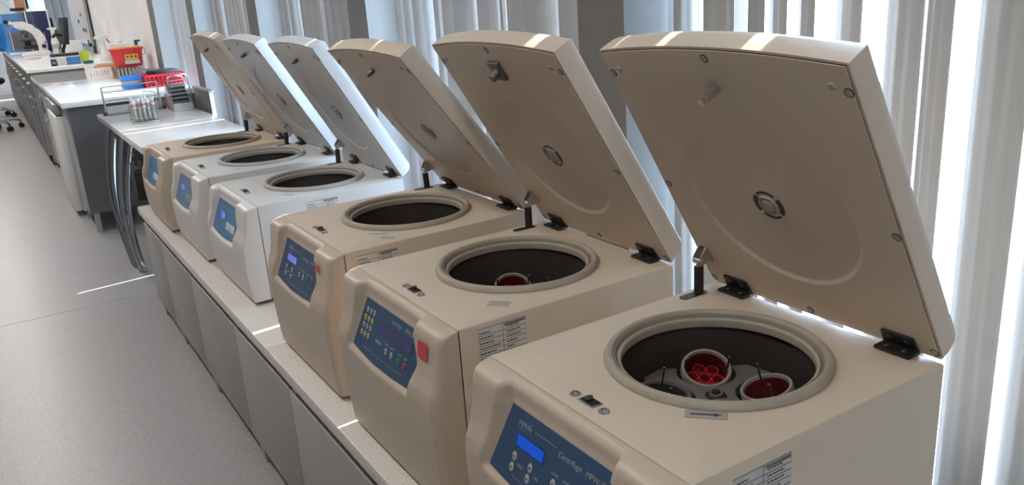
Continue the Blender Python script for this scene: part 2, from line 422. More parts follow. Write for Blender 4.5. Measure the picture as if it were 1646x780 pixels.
# ------------------------------------------------------------------ low worktop and cabinets
bm = nb(); box2(bm, (-1.6, -.66, ZC-.036), (3.335, 0, ZC), bev=.004)
tag(obj('worktop', bm, 'worktop'), 'long beige speckled worktop carrying the row of centrifuges', 'worktop')
edges = [3.30, 2.877, 2.306, 1.70, 1.154, .60, .05, -.50, -1.05, -1.58]
names = ['low grey cabinet at the far end of the worktop, beside the table leg', 'second low grey cabinet from the far end of the worktop',
         'third low grey cabinet from the far end of the worktop', 'fourth low grey cabinet from the far end of the worktop',
         'fifth low grey cabinet from the far end of the worktop', 'sixth low grey cabinet from the far end of the worktop',
         'seventh low grey cabinet from the far end of the worktop', 'eighth low grey cabinet from the far end of the worktop',
         'ninth low grey cabinet from the far end of the worktop']
for i in range(len(edges)-1):
    a, b = edges[i+1], edges[i]; cx = (a+b)/2; h = (b-a)/2
    t = thing('low_cabinet', names[i], 'cabinet', (cx, -.33, 0), 0, 'low cabinets under the worktop')
    zt, zb = ZC-.036, .055
    bm = nb(); box2(bm, (-h+.001, -.31, zb), (h-.001, .285, zt-.0)); obj('carcass', bm, 'gap', t)  # carcass coloured near-black so the door gaps look shaded
    bm = nb(); box2(bm, (-h+.003, .287, zb-.002), (h-.003, .321, zt-.034), bev=.0015); obj('door', bm, 'cab', t)
    bm = nb(); box2(bm, (h-.004, -.31, zb), (h, .287, zt-.002)); obj('side_panel', bm, 'cab', t)
    bm = nb(); box2(bm, (h-.06, .286, zt-.028), (h-.035, .318, zt-.016)); obj('door_catch', bm, 'alu', t)
    for (lx, ly) in ((h-.10, .297), (-h+.06, -.27), (h-.06, -.27)):
        bm = nb(); prism(bm, [(-.022, -.022), (.022, -.022), (.022, .022), (-.022, .022)], lambda p, l: (lx+p[0]*(.8 if l < .01 else 1.0), ly+p[1]*(.8 if l < .01 else 1), l), 0, zb)
        obj('leg', bm, 'cab', t)

# ------------------------------------------------------------------ centrifuges
def screw_bm(mt, r=.0055, h=.002):
    bm = nb()
    lathe(bm, [(0, h*.55), (r*.35, h*.55), (r*.4, h*1.0), (r*.8, h), (r, h*.4), (r, 0)], 14, mt=None)
    n0 = len(bm.faces)
    lathe(bm, [(r, h*.45), (r*1.28, h*.35), (r*1.28, 0)], 14)
    bm.faces.ensure_lookup_table()
    for f in bm.faces[n0:]: f.material_index = 1
    bmesh.ops.transform(bm, matrix=mt, verts=bm.verts[:])
    return bm

def axes(o, x, y, z):
    m = Matrix((Vector(x), Vector(y), Vector(z))).transposed().to_4x4(); m.translation = Vector(o); return m

def rect_ring(hw, hd, cx, cy, n=96):
    """points on a rectangle (centre cx,cy) hit by n rays + the corners, sorted by angle"""
    an = sorted(set([round(2*PI*k/n, 6) for k in range(n)] + [round(math.atan2(sy*hd-0, sx*hw) % (2*PI), 6) for sx in (1, -1) for sy in (1, -1)]))
    return an
def ray_rect(a, x0, x1, y0, y1, ox, oy):
    c, s = math.cos(a), math.sin(a); t = 1e9
    if c > 1e-9: t = min(t, (x1-ox)/c)
    if c < -1e-9: t = min(t, (x0-ox)/c)
    if s > 1e-9: t = min(t, (y1-oy)/s)
    if s < -1e-9: t = min(t, (y0-oy)/s)
    return ox+c*t, oy+s*t

def plate_with_hole(bm, x0, x1, y0, y1, ox, oy, r, z, fn=None, n=96, rows=()):
    """flat plate at height z with a round hole; returns (inner ring, outer ring, angles)"""
    an = [2*PI*k/n for k in range(n)]
    for (cx, cy) in ((x0, y0), (x1, y0), (x1, y1), (x0, y1)): an.append(math.atan2(cy-oy, cx-ox) % (2*PI))
    an = sorted(an); f = fn or (lambda x, y, z: (x, y, z))
    inner = [bm.verts.new(f(ox+r*math.cos(a), oy+r*math.sin(a), z)) for a in an]
    outer = [bm.verts.new(f(*ray_rect(a, x0, x1, y0, y1, ox, oy), z)) for a in an]
    N = len(an)
    for k in range(N): bm.faces.new((inner[k], outer[k], outer[(k+1) % N], inner[(k+1) % N]))
    return inner, outer, an

def bridge(bm, a, b):
    N = len(a)
    for k in range(N): bm.faces.new((a[k], b[k], b[(k+1) % N], a[(k+1) % N]))

def centrifuge(cfg):
    k = cfg; Wd, D, H = k['W'], .479, k['H']; dz = H-.350
    t = thing('centrifuge', k['label'], 'centrifuge', (k['x']+Wd/2, k['y'], ZC), 0, None)
    hw = Wd/2; RB, RF, RL = k['mats']
    oy = -.256; ox = -.005
    # --- housing: top sheet with the bowl hole, folded down at the sides
    bm = nb(); e = .0045
    i0, o0, an = plate_with_hole(bm, -hw+e, hw-e, -D+e, -e, ox, oy, .150, H)
    i1 = [bm.verts.new((v.co.x, v.co.y, H-.228)) for v in i0]; bridge(bm, i1, i0); bm.faces.new(i1)
    def loop(ins, z): return [bm.verts.new((*ray_rect(a, -hw+ins, hw-ins, -D+ins, -ins, ox, oy), z)) for a in an]
    # keep the corners on the same rays: use scaled copies of the outer loop
    def scaled(ins, z):
        out = []
        for v in o0:
            x = (v.co.x)/(hw-e)*(hw-ins); yc = -D/2; y = yc+(v.co.y-yc)/(D/2-e)*(D/2-ins)
            out.append(bm.verts.new((x, y, z)))
        return out
    l1 = scaled(e*.3, H-e*.3); l2 = scaled(0, H-e); l3 = scaled(0, .016)
    bridge(bm, o0, l1); bridge(bm, l1, l2); bridge(bm, l2, l3); bm.faces.new(l3)
    obj('housing', bm, RB, t, smooth=40)
    for sx in (-1, 1):
        for yy in (-.05, -D+.06):
            bm = nb(); cyl(bm, (sx*(hw-.06), yy, 0), (sx*(hw-.06), yy, .016), .018, .021, 16); obj('foot', bm, 'black', t)
    # --- bowl
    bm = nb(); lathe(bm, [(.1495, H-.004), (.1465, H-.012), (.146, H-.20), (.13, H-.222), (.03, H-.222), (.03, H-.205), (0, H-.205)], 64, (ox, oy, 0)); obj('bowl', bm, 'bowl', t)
    # --- rubber gasket
    bm = nb()
    pr = [(.1485, H-.006), (.1485, H-.015), (.1400, H-.013), (.1392, H-.002), (.1405, H+.0008), (.1446, H+.0016), (.1456, H-.002), (.1470, H-.002), (.1478, H+.007), (.1490, H+.0050), (.1510, H+.0050), (.153, H+.0098), (.157, H+.0118), (.162, H+.0110), (.166, H+.0075),
          (.1675, H+.005), (.1695, H+.003), (.1695, H+.0006), (.1485, H+.0006)]
    pr = [(r if r < .1486 else .1485+(r-.1485)*.80, z) for r, z in pr]
    lathe(bm, pr, 72, (ox, oy, 0), close=True); obj('bowl_gasket', bm, k.get('gasket', 'gasket'), t, smooth=60)
    # --- moulded front cover
    off = k.get('scoop', 0.0)
    prof = [(.012, .048), (.03, .051), (.09, .056), (.165, .060), (.215, .060), (.235, .057), (.262, .047), (.29, .041), (.325, .037), (.336, .034), (.342, .029), (.3455, .020), (.347, .010), (.348, 0)]
    if k.get('sharp'): prof = [(.012, .050), (.09, .058), (.165, .063), (.215, .062), (.235, .060), (.252, .054), (.27, .047), (.33, .037), (.339, .034), (.343, .030), (.3455, .020), (.347, .010), (.348, 0)]
    poly = [(.138+off, .36), (.142+off, .31), (.165+off, .206), (.03+off, .197), (-.108+off*.6, .205), (-.138+off*.4, .272), (-.118+off*.4, .318), (-.124+off*.4, .36)]
    def sdist(x, z):
        ins = False; best = 9; n = len(poly); j = n-1
        for i in range(n):
            (xa, za), (xb, zb) = poly[i], poly[j]
            if (za > z) != (zb > z) and x < (xb-xa)*(z-za)/(zb-za)+xa: ins = not ins
            dx, dzz = xb-xa, zb-za; tt = max(0, min(1, ((x-xa)*dx+(z-za)*dzz)/(dx*dx+dzz*dzz)))
            best = min(best, math.hypot(x-xa-tt*dx, z-za-tt*dzz)); j = i
        return best if ins else -best
    SL = -.032/.104
    def plane_y(z): return .050 + (z-.21)*SL
    def scoop_y(z):
        if z <= .322: return plane_y(z)
        a = plane_y(.322)
        if z <= .338: return a-.001*(z-.322)/.016
        return interp([(.338, a-.001), (.343, .011), (.3465, .006), (.348, 0)], z)
    soft = .010 if k.get('sharp') else .013
    def fy(x, z):
        zz = z-dz if z > .09 else z*(.09/(.09+dz)) if dz < 0 else z
        zz = z-dz if z-dz > .10 else .012+(z-.012)*(.10-.012)/(.10+dz-.012)
        p = interp(prof, zz)
        m = sstep(-soft*.35, soft*.65, sdist(x, zz))
        y = p*(1-m) + min(p, scoop_y(zz))*m
        r = .006 if k.get('sharp') else .014
        ax = abs(x)-(hw-r)
        if ax > 0: y = max(0, y - r*(1-math.sqrt(max(0, 1-(ax/r)**2))))
        return y
    bm = nb(); nx = 88
    zs = [.012+(.10+dz-.012)*q/7 for q in range(7)] + [.10+dz+(.345-.10)*q/64 for q in range(64)] + [.3455+dz, .3465+dz, .3472+dz, .348+dz]
    xs = [-hw+.014*(1-math.cos(q/6*PI/2)) for q in range(6)] + [-hw+.014+(2*hw-.028)*q/nx for q in range(nx+1)] + [hw-.014*(1-math.cos((5-q)/6*PI/2)) for q in range(6)]
    g = [[bm.verts.new((x, fy(x, z)+.0005, z)) for x in xs] for z in zs]
    for r in range(len(zs)-1):
        for c in range(len(xs)-1): bm.faces.new((g[r][c], g[r][c+1], g[r+1][c+1], g[r+1][c]))
    for side in (0, -1):
        s = [bm.verts.new((g[r][side].co.x, -.002, zs[r])) for r in range(len(zs))]
        for r in range(len(zs)-1): bm.faces.new((g[r][side], g[r+1][side], s[r+1], s[r]))
    b0 = [bm.verts.new((x, -.002, .012)) for x in xs]
    for c in range(len(xs)-1): bm.faces.new((g[0][c], b0[c], b0[c+1], g[0][c+1]))
    obj('front_cover', bm, RF, t, smooth=50)
    bm = nb(); box2(bm, (-hw+.0015, -.0025, .02), (hw-.0015, -.0005, H-.006)); obj('cover_seam', bm, 'gap', t)
    # --- control panel (flat foil on the tilted recess)
    po = k.get('panel_x', 0.0)
    d = Vector((0, SL, 1)).normalized(); n = Vector((0, d.z, -d.y))
    org = Vector((.02+po, plane_y(.26)+.0015, .26+dz))
    pm = axes(org, (-1, 0, 0), d, n)
    pts = k['panel_pts']
    bm = nb(); prism(bm, pts, lambda p, l: (p[0], p[1], l), 0, .0012)
    pan = obj('control_panel', bm, k['panel_mat'], t, mt=pm, smooth=0)
    def on(s, tt, z=.0014, a=0.0):
        return Matrix.Translation((s, tt, z)) @ Matrix.Rotation(a, 4, 'Z')
    k['panel'](pan, on)
    # --- latch and screws on top
    bm = nb(); box2(bm, (-.0165, -.0095, 0), (.0165, .0095, .0016), bev=.001); o = obj('latch_plate', bm, 'alu', t, mt=Matrix.Translation((.003, -.029, H)))
    bm = nb(); box2(bm, (-.014, -.0075, .0016), (.014, .0075, .0021)); obj('latch_opening', bm, 'black', o)
    bm = nb(); box(bm, (.006, -.001, .004), (.010, .011, .005), Matrix.Rotation(.3, 3, 'Y'), bev=.001); obj('latch_tongue', bm, 'pin_metal', o)
    for sx in (.034, -.029):
        obj('screw', screw_bm(Matrix.Translation((sx, -.027, H)), .0062, .0035), ['steel', 'alu'], t)
    # --- gas strut
    y0, y1 = -.378, -.432
    bm = nb()
    sl = [(.196+.009*math.cos(a), y0-.006+.009*math.sin(a)) for a in [PI*q/8 for q in range(9)]] + [(.196+.009*math.cos(a), y1+.006+.009*math.sin(a)) for a in [PI+PI*q/8 for q in range(9)]]
    prism(bm, sl, lambda p, l: (p[0], p[1], l), H+.0002, H+.0012); obj('strut_slot', bm, 'black', t)
    al = k['lid']; V = Vector((0, math.sin(al), math.cos(al))); N = Vector((0, -math.cos(al), math.sin(al)))
    HO = Vector((0, -.478, H+.0045))
    top = HO + V*.075 - N*.022 + Vector((.200, 0, 0))
    bot = Vector((.196, -.418, H-.02)); dd = (top-bot).normalized()
    bm = nb(); cyl(bm, bot, top-dd*.010, .0085, n=18); st = obj('gas_strut', bm, 'black', t)
    bm = nb(); cyl(bm, top-dd*.012, top, .0045, n=12); cyl(bm, top+Vector((-.0105, 0, 0)), top+Vector((.0105, 0, 0)), .005, n=14); obj('strut_eye', bm, 'steel', st)
    # --- hinges
    for sx in (.153, -.157):
        hg = obj('hinge', (lambda b: (box2(b, (sx-.028, -.449, H), (sx+.028, -.474, H+.006), bev=.0012), b)[1])(nb()), 'hinge', t)
        bm = nb(); cyl(bm, (sx-.027, -.4755, H+.006), (sx+.027, -.4755, H+.006), .0058, n=14); obj('hinge_knuckle', bm, 'hinge', hg)
        bm = nb(); fn = lambda p, l: HO + Vector((sx+p[0], 0, 0)) + V*p[1] + N*l
        prism(bm, [(-.027, .003), (.027, .003), (.025, .030), (-.025, .030)], fn, -.0055, -.0012); obj('hinge_leaf', bm, 'hinge', hg)
        for q in (-.014, .014):
            m1 = Matrix.Translation((sx+q, -.460, H+.006)); obj('screw', screw_bm(m1, .0042, .0012), ['pin_metal', 'black'], hg)
            c = HO + Vector((sx+q, 0, 0)) + V*.020 - N*.0055
            obj('screw', screw_bm(axes(c, (1, 0, 0), V, -N), .0042, .0012), ['pin_metal', 'black'], hg)
    # --- lid (outer shell, inner sheet with round recess)
    LM = axes(HO, (1, 0, 0), V, N)              # local x, v, n  (n = outer side)
    LMi = LM
    def front(x): return .498+.014*(1-(x/hw)**2)
    def outline(ins, v0):
        pts = []; w = hw-ins
        cr = .010
        pts += [(-w, v0+cr*.6), (-w+cr*.6, v0)]
        pts += [(w-cr*.6, v0), (w, v0+cr*.6)]
        for q in range(25):
            x = w-2*w*q/24; pts.append((x, front(x)-ins))
        return pts
    bm = nb(); T = k.get('T', .048)
    levels = [(0.0, .0), (.0, .001), (.0005, .016), (.002, T-.016), (.005, T-.006), (.010, T-.0015), (.018, T)]
    lo = None; rings = []
    for ins, nn in levels:
        pt = outline(ins, -.002+ins*.8+max(0, (nn-T*.6))*.35)
        rings.append([bm.verts.new((p[0], p[1], nn)) for p in pt])
    for a, b in zip(rings, rings[1:]): bridge(bm, a, b)
    bm.faces.new(rings[-1]); 
    rim = [bm.verts.new((p[0], p[1], 0)) for p in outline(.0035, .0015)]; bridge(bm, rings[0], rim)
    rim2 = [bm.verts.new((v.co.x, v.co.y, .006)) for v in rim]; bridge(bm, rim, rim2); bm.faces.new(rim2)
    lid = obj('lid', bm, RL, t, mt=LM, smooth=38)
    # inner sheet
    bm = nb(); cyv = .233; R = .155
    an = [2*PI*q/96 for q in range(96)]
    pts = [(p[0], p[1]) for p in outline(.0055, .0035)]
    inner = []; outer = []
    def poly_ray(a):
        c, s = math.cos(a), math.sin(a); best = 1e9
        for q in range(len(pts)):
            (xa, ya), (xb, yb) = pts[q], pts[(q+1) % len(pts)]
            ex, ey = xb-xa, yb-ya; den = c*ey-s*ex
            if abs(den) < 1e-12: continue
            tt = ((xa)*ey-(ya-cyv)*ex)/den; u = ((xa)*s-(ya-cyv)*c)/den
            if tt > 0 and -1e-6 <= u <= 1+1e-6: best = min(best, tt)
        return (c*best, cyv+s*best)
    for p in pts:
        if abs(abs(p[0])-hw+.0055) < .012: an.append(math.atan2(p[1]-cyv, p[0]) % (2*PI))
    an = sorted(an)
    z0 = -.0012
    prs = [(R, z0), (R-.002, z0+.0006), (R-.006, z0+.0040), (R-.009, z0+.0046), (.030, z0+.0046), (0, z0+.0046)]
    outer = [bm.verts.new((*poly_ray(a), z0)) for a in an]; outer2 = [bm.verts.new((v.co.x, v.co.y, .004)) for v in outer]
    bridge(bm, outer2, outer); last = outer
    for r, z in prs[:-1]:
        ring = [bm.verts.new((r*math.cos(a), cyv+r*math.sin(a), z)) for a in an]; bridge(bm, last, ring); last = ring
    bm.faces.new(last)
    obj('inner_sheet', bm, RL if not k.get('sheet') else k['sheet'], lid, smooth=30)
    zc = z0+.0046
    # vent hub: four dark arcs, a ring and a cap
    for (a0, a1, r0, r1) in ((PI*.80, PI*1.2, .0195, .0275), (-PI*.2, PI*.2, .0195, .0275), (PI*.28, PI*.72, .0225, .0265), (PI*1.28, PI*1.72, .0225, .0265)):
        bm = nb(); q = 8
        pp = [(r1*math.cos(a0+(a1-a0)*i/q), r1*math.sin(a0+(a1-a0)*i/q)) for i in range(q+1)] + [(r0*math.cos(a1-(a1-a0)*i/q), r0*math.sin(a1-(a1-a0)*i/q)) for i in range(q+1)]
        prism(bm, pp, lambda p, l: (p[0], cyv+p[1], l), zc-.0008, zc+.001); obj('vent_slot', bm, 'black', lid)
    bm = nb(); lathe(bm, [(0, -.004), (.009, -.004), (.011, -.0025), (.0125, -.0005), (.0135, -.003), (.017, -.003), (.0185, 0)], 32, (0, cyv, zc)); obj('sight_port', bm, k.get('port', 'gasket'), lid)
    # striker pin
    if k.get('plate'):
        bm = nb(); box2(bm, (-.020, .428, z0-.006), (.020, .468, z0), bev=.002); o = obj('striker_plate', bm, 'pin_metal', lid)
        bm = nb(); cyl(bm, (-.003, .447, z0-.005), (-.003, .444, z0-.022), .008, n=12); obj('striker_pin', bm, 'pin_metal', o)
    else:
        pl = .026 if k['x'] < .3 else .014
        bm = nb(); cyl(bm, (0, .447, z0), (0, .447, z0-pl), .0068, n=6); cyl(bm, (0, .447, z0-pl), (0, .447, z0-pl-.007), .005, n=10); obj('striker_pin', bm, 'pin_metal' if k['x'] > .8 else 'steel', lid)
    for sx in (-.189, .189):
        bm = nb(); lathe(bm, [(0, -.003), (.004, -.003), (.0055, -.0015), (.0055, 0)], 14, (sx, .466, z0)); obj('buffer', bm, 'gasket', lid)
    for (sx, sv) in ((0, .494), (.209, .458), (-.209, .458), (.209, .234), (-.209, .234), (.209, .012), (-.209, .012), (0, .012)):
        obj('screw', screw_bm(axes((sx*min(1, hw/.22), sv, z0), (1, 0, 0), (0, -1, 0), (0, 0, -1)), .0052, .0016), ['alu', 'print_dark'], lid)
    # strut clevis on the lid
    bm = nb()
    for q in (-.0085, .0085):
        prism(bm, [(.060, 0), (.094, 0), (.084, -.022), (.078, -.028), (.070, -.027)], lambda p, l: (.200+q+l, p[0], p[1]), -.001, .001)
    box2(bm, (.190, .060, -.0035), (.210, .094, -.001)); obj('strut_clevis', bm, 'steel', lid)
    if k.get('extra'): k['extra'](t, H, hw)
    return t

# control-panel contents -------------------------------------------------
def key(pan, on, s, tt, m, sym=None, r=.0062):
    bm = nb(); lathe(bm, [(0, .0016), (r*.8, .0016), (r, .0008), (r, 0)], 18); bmesh.ops.scale(bm, vec=(.82, 1.12, 1), verts=bm.verts[:])
    o = obj('key', bm, m, pan, mt=on(s, tt, .0012))
    return o
def arrow(pan, on, s, tt, a, m='print_dark', r=.0026):
    bm = nb(); prism(bm, [(r*math.cos(q), r*math.sin(q)) for q in (PI/2, PI*7/6, PI*11/6)], lambda p, l: (p[0], p[1], l), 0, .0003)
    obj('key_symbol', bm, m, pan, mt=on(s, tt, .0029, a))
def lcd(pan, on, s0, s1, t0, t1, m, sk=0.0):
    bm = nb(); prism(bm, [(s0-.002, t0-.002), (s1+.002, t0-.002), (s1+.002, t1+.002), (s0-.002, t1+.002)], lambda p, l: (p[0], p[1], l), .0012, .0016); obj('display_bezel', bm, 'navy', pan)
    bm = nb(); prism(bm, [(s0, t0), (s1, t0), (s1, t1), (s0, t1)], lambda p, l: (p[0], p[1], l), .0016, .002); obj('display', bm, m, pan)
def line(pan, pts, w=.0006, m='print_light'):
    bm = nb()
    for a, b in zip(pts, pts[1:]):
        prism(bm, [(a[0], a[1]-w/2), (b[0], b[1]-w/2), (b[0], b[1]+w/2), (a[0], a[1]+w/2)], lambda p, l: (p[0], p[1], l), .0012, .0014)
    obj('printed_line', bm, m, pan)

def panel_350(pan, on, nm='MPW-350', sh=0, soft=False, lm='lcd'):
    text('lettering', 'MPW', .0125, 'print_light', pan, on(-.081, .0375), .15)
    bm = nb(); box2(bm, (-.0005, -.007, 0), (.0005, .007, .0003)); box2(bm, (-.005, -.0005, 0), (.005, .0005, .0003)); obj('logo_mark', bm, 'print_light', pan, mt=on(-.0505, .0385))
    line(pan, [(-.079, .0305), (-.058, .0305)])
    lcd(pan, on, -.0755, -.0115, .0055, .0225, lm)
    for s, tt, a in ((-.075, -.012, 0), (-.077, -.029, PI), (-.035, -.012, 0), (-.037, -.029, PI)):
        key(pan, on, s, tt, 'key_grey'); arrow(pan, on, s, tt, a)
    text('lettering', 'SPEED', .0052, 'print_light', pan, on(-.066, -.021)); text('lettering', 'TIME', .0052, 'print_light', pan, on(-.025, -.021))
    line(pan, [(-.040, .039), (.011, .039)], .0009)
    text('lettering', 'Centrifuge', .0120, 'print_light', pan, on(.017, .034), .25)
    text('lettering', nm, .0120, 'print_light', pan, on(.077, .034), .25, xs=.92)
    for s, m, w in ((.019, 'key_grey', 'COVER'), (.046, 'key_grey', 'SHORT'), (.076, 'key_green', 'START'), (.102, 'key_red', 'STOP')):
        key(pan, on, s, -.009, m); arrow(pan, on, s, -.009, 0, 'print_dark')
        text('lettering', w, .0055, 'print_light', pan, on(s, .004), align='CENTER')
    line(pan, [(-.075, -.040), (-.02, -.045), (.095, -.041)])

def panel_keypad(pan, on):
    rows = [(.035, -.089, 'ggg', '789'), (.018, -.0935, 'ygy', '456'), (.002, -.0965, 'ggg', '123'), (-.015, -.101, 'ygy', 'C0E')]
    for tt, s0, cs, dg in rows:
        for q in range(3):
            key(pan, on, s0+.0155*q, tt, 'key_yellow' if cs[q] == 'y' else 'key_grey', r=.0056)
            text('lettering', dg[q], .0065, 'print_dark', pan, on(s0+.0155*q, tt, .003), align='CENTER')
    lcd(pan, on, -.028, .115, .009, .030, 'lcd_off')
    text('lettering', 'Centrifuge', .0108, 'print_light', pan, on(.018, .0435), .25, xs=.95)
    text('lettering', 'MPW-351', .0108, 'print_light', pan, on(.076, .0435), .25, xs=.92)
    text('lettering', 'MPW', .011, 'print_light', pan, on(-.036, -.013), .15)
    for s, m, w in ((.016, 'key_grey', 'COVER'), (.040, 'key_grey', 'SHORT'), (.073, 'key_green', 'START'), (.098, 'key_red', 'STOP')):
        key(pan, on, s, -.0175, m); arrow(pan, on, s, -.0175, 0)
        text('lettering', w, .005, 'print_light', pan, on(s, -.005), align='CENTER')
    line(pan, [(-.087, -.038), (.0, -.0405), (.094, -.038)])

def panel_small(lm, km, dim=False):
    def f(pan, on):
        text('lettering', 'MPW', .0125, 'print_light', pan, on(-.060, .036), .15)
        lcd(pan, on, -.067, -.008, -.002, .020, lm)
        bm = nb(); box2(bm, (-.062, .001, .002), (-.056, .017, .0023)); obj('display_reading', bm, 'navy', pan)
        for s, tt in ((-.072, -.018), (-.050, -.018), (-.028, -.018), (-.085, -.032), (-.062, -.034)):
            bm = nb(); box2(bm, (-.006, -.003, 0), (.006, .003, .0004)); obj('key_outline', bm, 'panel_pale', pan, mt=on(s, tt, .0012))
        for s in (.029, .053, .079, .102):
            bm = nb(); box2(bm, (-.0075, -.0125, 0), (.0075, .0125, .0022), bev=.002); obj('key', bm, km, pan, mt=on(s, -.0145, .0012))
            arrow(pan, on, s, -.006, 0, 'print_dark', .002)
        line(pan, [(.015, .036), (.085, .036)], .0009)
    return f
PTS_BIG = [(-.103, .057), (.124, .057), (.143, .010), (.124, -.051), (.06, -.056), (-.03, -.058), (-.09, -.054), (-.132, -.049)]
PTS_SM = [(-.106, .056), (.100, .056), (.128, .004), (.108, -.052), (.04, -.058), (-.05, -.059), (-.11, -.055), (-.155, -.047)]

def side_label(t, hw, y0, y1, z0, z1, m='paper', foil=False):
    n = Vector((-1, 0, 0)); w = abs(y1-y0); h = z1-z0
    mt = axes((-hw-.0003, y0, z0), (0, -1, 0), (0, 0, 1), (-1, 0, 0))
    bm = nb(); prism(bm, [(0, 0), (w, 0), (w, h), (0, h)], lambda p, l: (p[0], p[1], l), 0, .0005); L = obj('inspection_label', bm, m, t, mt=mt)
    bm = nb()
    def bar(x0, x1, y, hh=.0004): box2(bm, (x0*w, y-hh, .0005), (x1*w, y+hh, .0007))
    yy = h-.010
    for i in range(int(h/.0095)):
        bar(0.0, .50, yy-.0035-.0095*i); bar(.52, 1.0, yy-.004-.0095*i)
    box2(bm, (.505*w, 0, .0005), (.513*w, h, .0007)); bar(0, 1, h-.0005); bar(0, 1, .0005)
    obj('ruled_lines', bm, 'print_dark', L, kind='stuff')
    bm = nb(); rr = random.Random(3)
    for i in range(int(h/.0095)):
        for (x0, x1) in ((.03, rr.uniform(.2, .45)), (.58, rr.uniform(.7, .95))):
            x = x0
            while x < x1:
                l = rr.uniform(.02, .06); y = yy+.001-.0095*i
                box2(bm, (x*w, y-.0011, .0005), (min(x+l, x1)*w, y+.0011, .0007)); x += l+.012
    # bold heading at top right
    x = .55
    while x < .97:
        box2(bm, (x*w, h-.007, .0005), ((x+.022)*w, h-.0025, .0007)); x += .032
    obj('small_print', bm, 'print_dark', L, kind='stuff')
    return L

def extra_A(t, H, hw):
    mt = axes((-.118, -.123, H+.0002), (-.83, -.56, 0), (.56, -.83, 0), (0, 0, 1))
    mt = axes((-.118, -.123, H+.0002), (-.72, -.69, 0), (.69, -.72, 0), (0, 0, 1))
    bm = nb(); box2(bm, (-.027, -.010, 0), (.027, .010, .0005)); s = obj('arrow_sticker', bm, 'sticker_grey', t, mt=mt)
    bm = nb(); prism(bm, [(-.020, -.0016), (.010, -.0016), (.010, -.0042), (.020, 0), (.010, .0042), (.010, .0016), (-.020, .0016)], lambda p, l: (p[0], p[1], l), .0005, .0007); obj('printed_arrow', bm, 'print_dark', s)
    side_label(t, hw, -.064, -.164, .262, .331, 'foil')
def extra_B(t, H, hw):
    bm = nb(); box2(bm, (-.020, -.011, 0), (.020, .011, .0005)); obj('tape_strip', bm, 'tape_grey', t, mt=axes((-.165, -.115, H+.0002), (-.75, -.66, 0), (.66, -.75, 0), (0, 0, 1)))
    side_label(t, hw, -.036, -.134, .255, .340)
    front_stickers(t, hw, 'square')
    bm = nb(); prism(bm, [(0, 0), (.028, .006), (.036, .028), (.036, .044), (.024, .062), (0, .066)], lambda p, l: (p[0], p[1], l-.0035*(p[0]/.036)**2*(1-p[1]/.066)*-1), 0, .0006)
    lb = obj('peeling_label', bm, 'paper', t, mt=axes((hw-.010, .0425, .262), (-1, .0, 0), (0, -.11, 1), (0, 1, .11)))
    bm = nb()
    for q in range(8): box2(bm, (.004, .008+q*.0068, .0007), (.004+random.uniform(.014, .022), .0105+q*.0068, .0009))
    obj('small_print', bm, 'print_dark', lb, kind='stuff')
def front_stickers(t, hw, kind):
    if kind == 'square':
        bm = nb(); box2(bm, (-.017, -.0155, 0), (.017, .0155, .0006)); obj('red_sticker', bm, 'sticker_red', t, mt=axes((-.163, .0420, .305), (-1, 0, 0), (0, -.10, 1), (0, 1, .10)))
    else:
        s = text('lettering', 'HA', .026, 'sticker_red', t, axes((-.153, .0425, .308), (-1, 0, 0), (0, -.14, 1), (0, 1, .14)), align='CENTER', xs=.85, ext=.0004)
def extra_C(t, H, hw):
    front_stickers(t, hw, 'letters')
    side_label(t, hw, -.029, -.128, .30, .336)
    bm = nb(); box2(bm, (0, 0, 0), (.024, .06, .0006)); lb = obj('white_label', bm, 'paper', t, mt=axes((hw-.008, .0425, .268), (-1, 0, 0), (0, -.11, 1), (0, 1, .11)))
    bm = nb()
    for q in range(9): box2(bm, (.004, .005+q*.006, .0006), (.004+random.uniform(.010, .017), .0072+q*.006, .0008))
    obj('small_print', bm, 'print_dark', lb, kind='stuff')
    bm = nb(); box2(bm, (-.022, -.004, 0), (.022, .004, .0005)); obj('worn_sticker', bm, 'sticker_grey', t, mt=axes((-.135, -.12, H+.0002), (-.72, -.69, 0), (.69, -.72, 0), (0, 0, 1)))
    bm = nb(); box2(bm, (-.016, -.007, 0), (.016, .007, .0004)); obj('worn_tape', bm, 'tape_grey', t, mt=axes((-.180, -.125, H+.0002), (-.72, -.69, 0), (.69, -.72, 0), (0, 0, 1)))
def extra_D(t, H, hw):
    side_label(t, hw, -.148, -.252, .262, .290)
    bm = nb(); box2(bm, (-.016, -.003, 0), (.016, .003, .0005)); obj('worn_sticker', bm, 'sticker_grey', t, mt=axes((-.155, -.12, H+.0002), (-.72, -.69, 0), (.69, -.72, 0), (0, 0, 1)))
    bm = nb(); box2(bm, (0, 0, 0), (.014, .055, .0006)); obj('white_label', bm, 'paper', t, mt=axes((hw-.008, .046, .225), (-1, 0, 0), (0, -.14, 1), (0, 1, .14)))
def extra_E(t, H, hw):
    bm = nb(); box2(bm, (-.012, -.003, 0), (.012, .003, .0005)); obj('worn_sticker', bm, 'sticker_grey', t, mt=axes((-.155, -.12, H+.0002), (-.72, -.69, 0), (.69, -.72, 0), (0, 0, 1)))

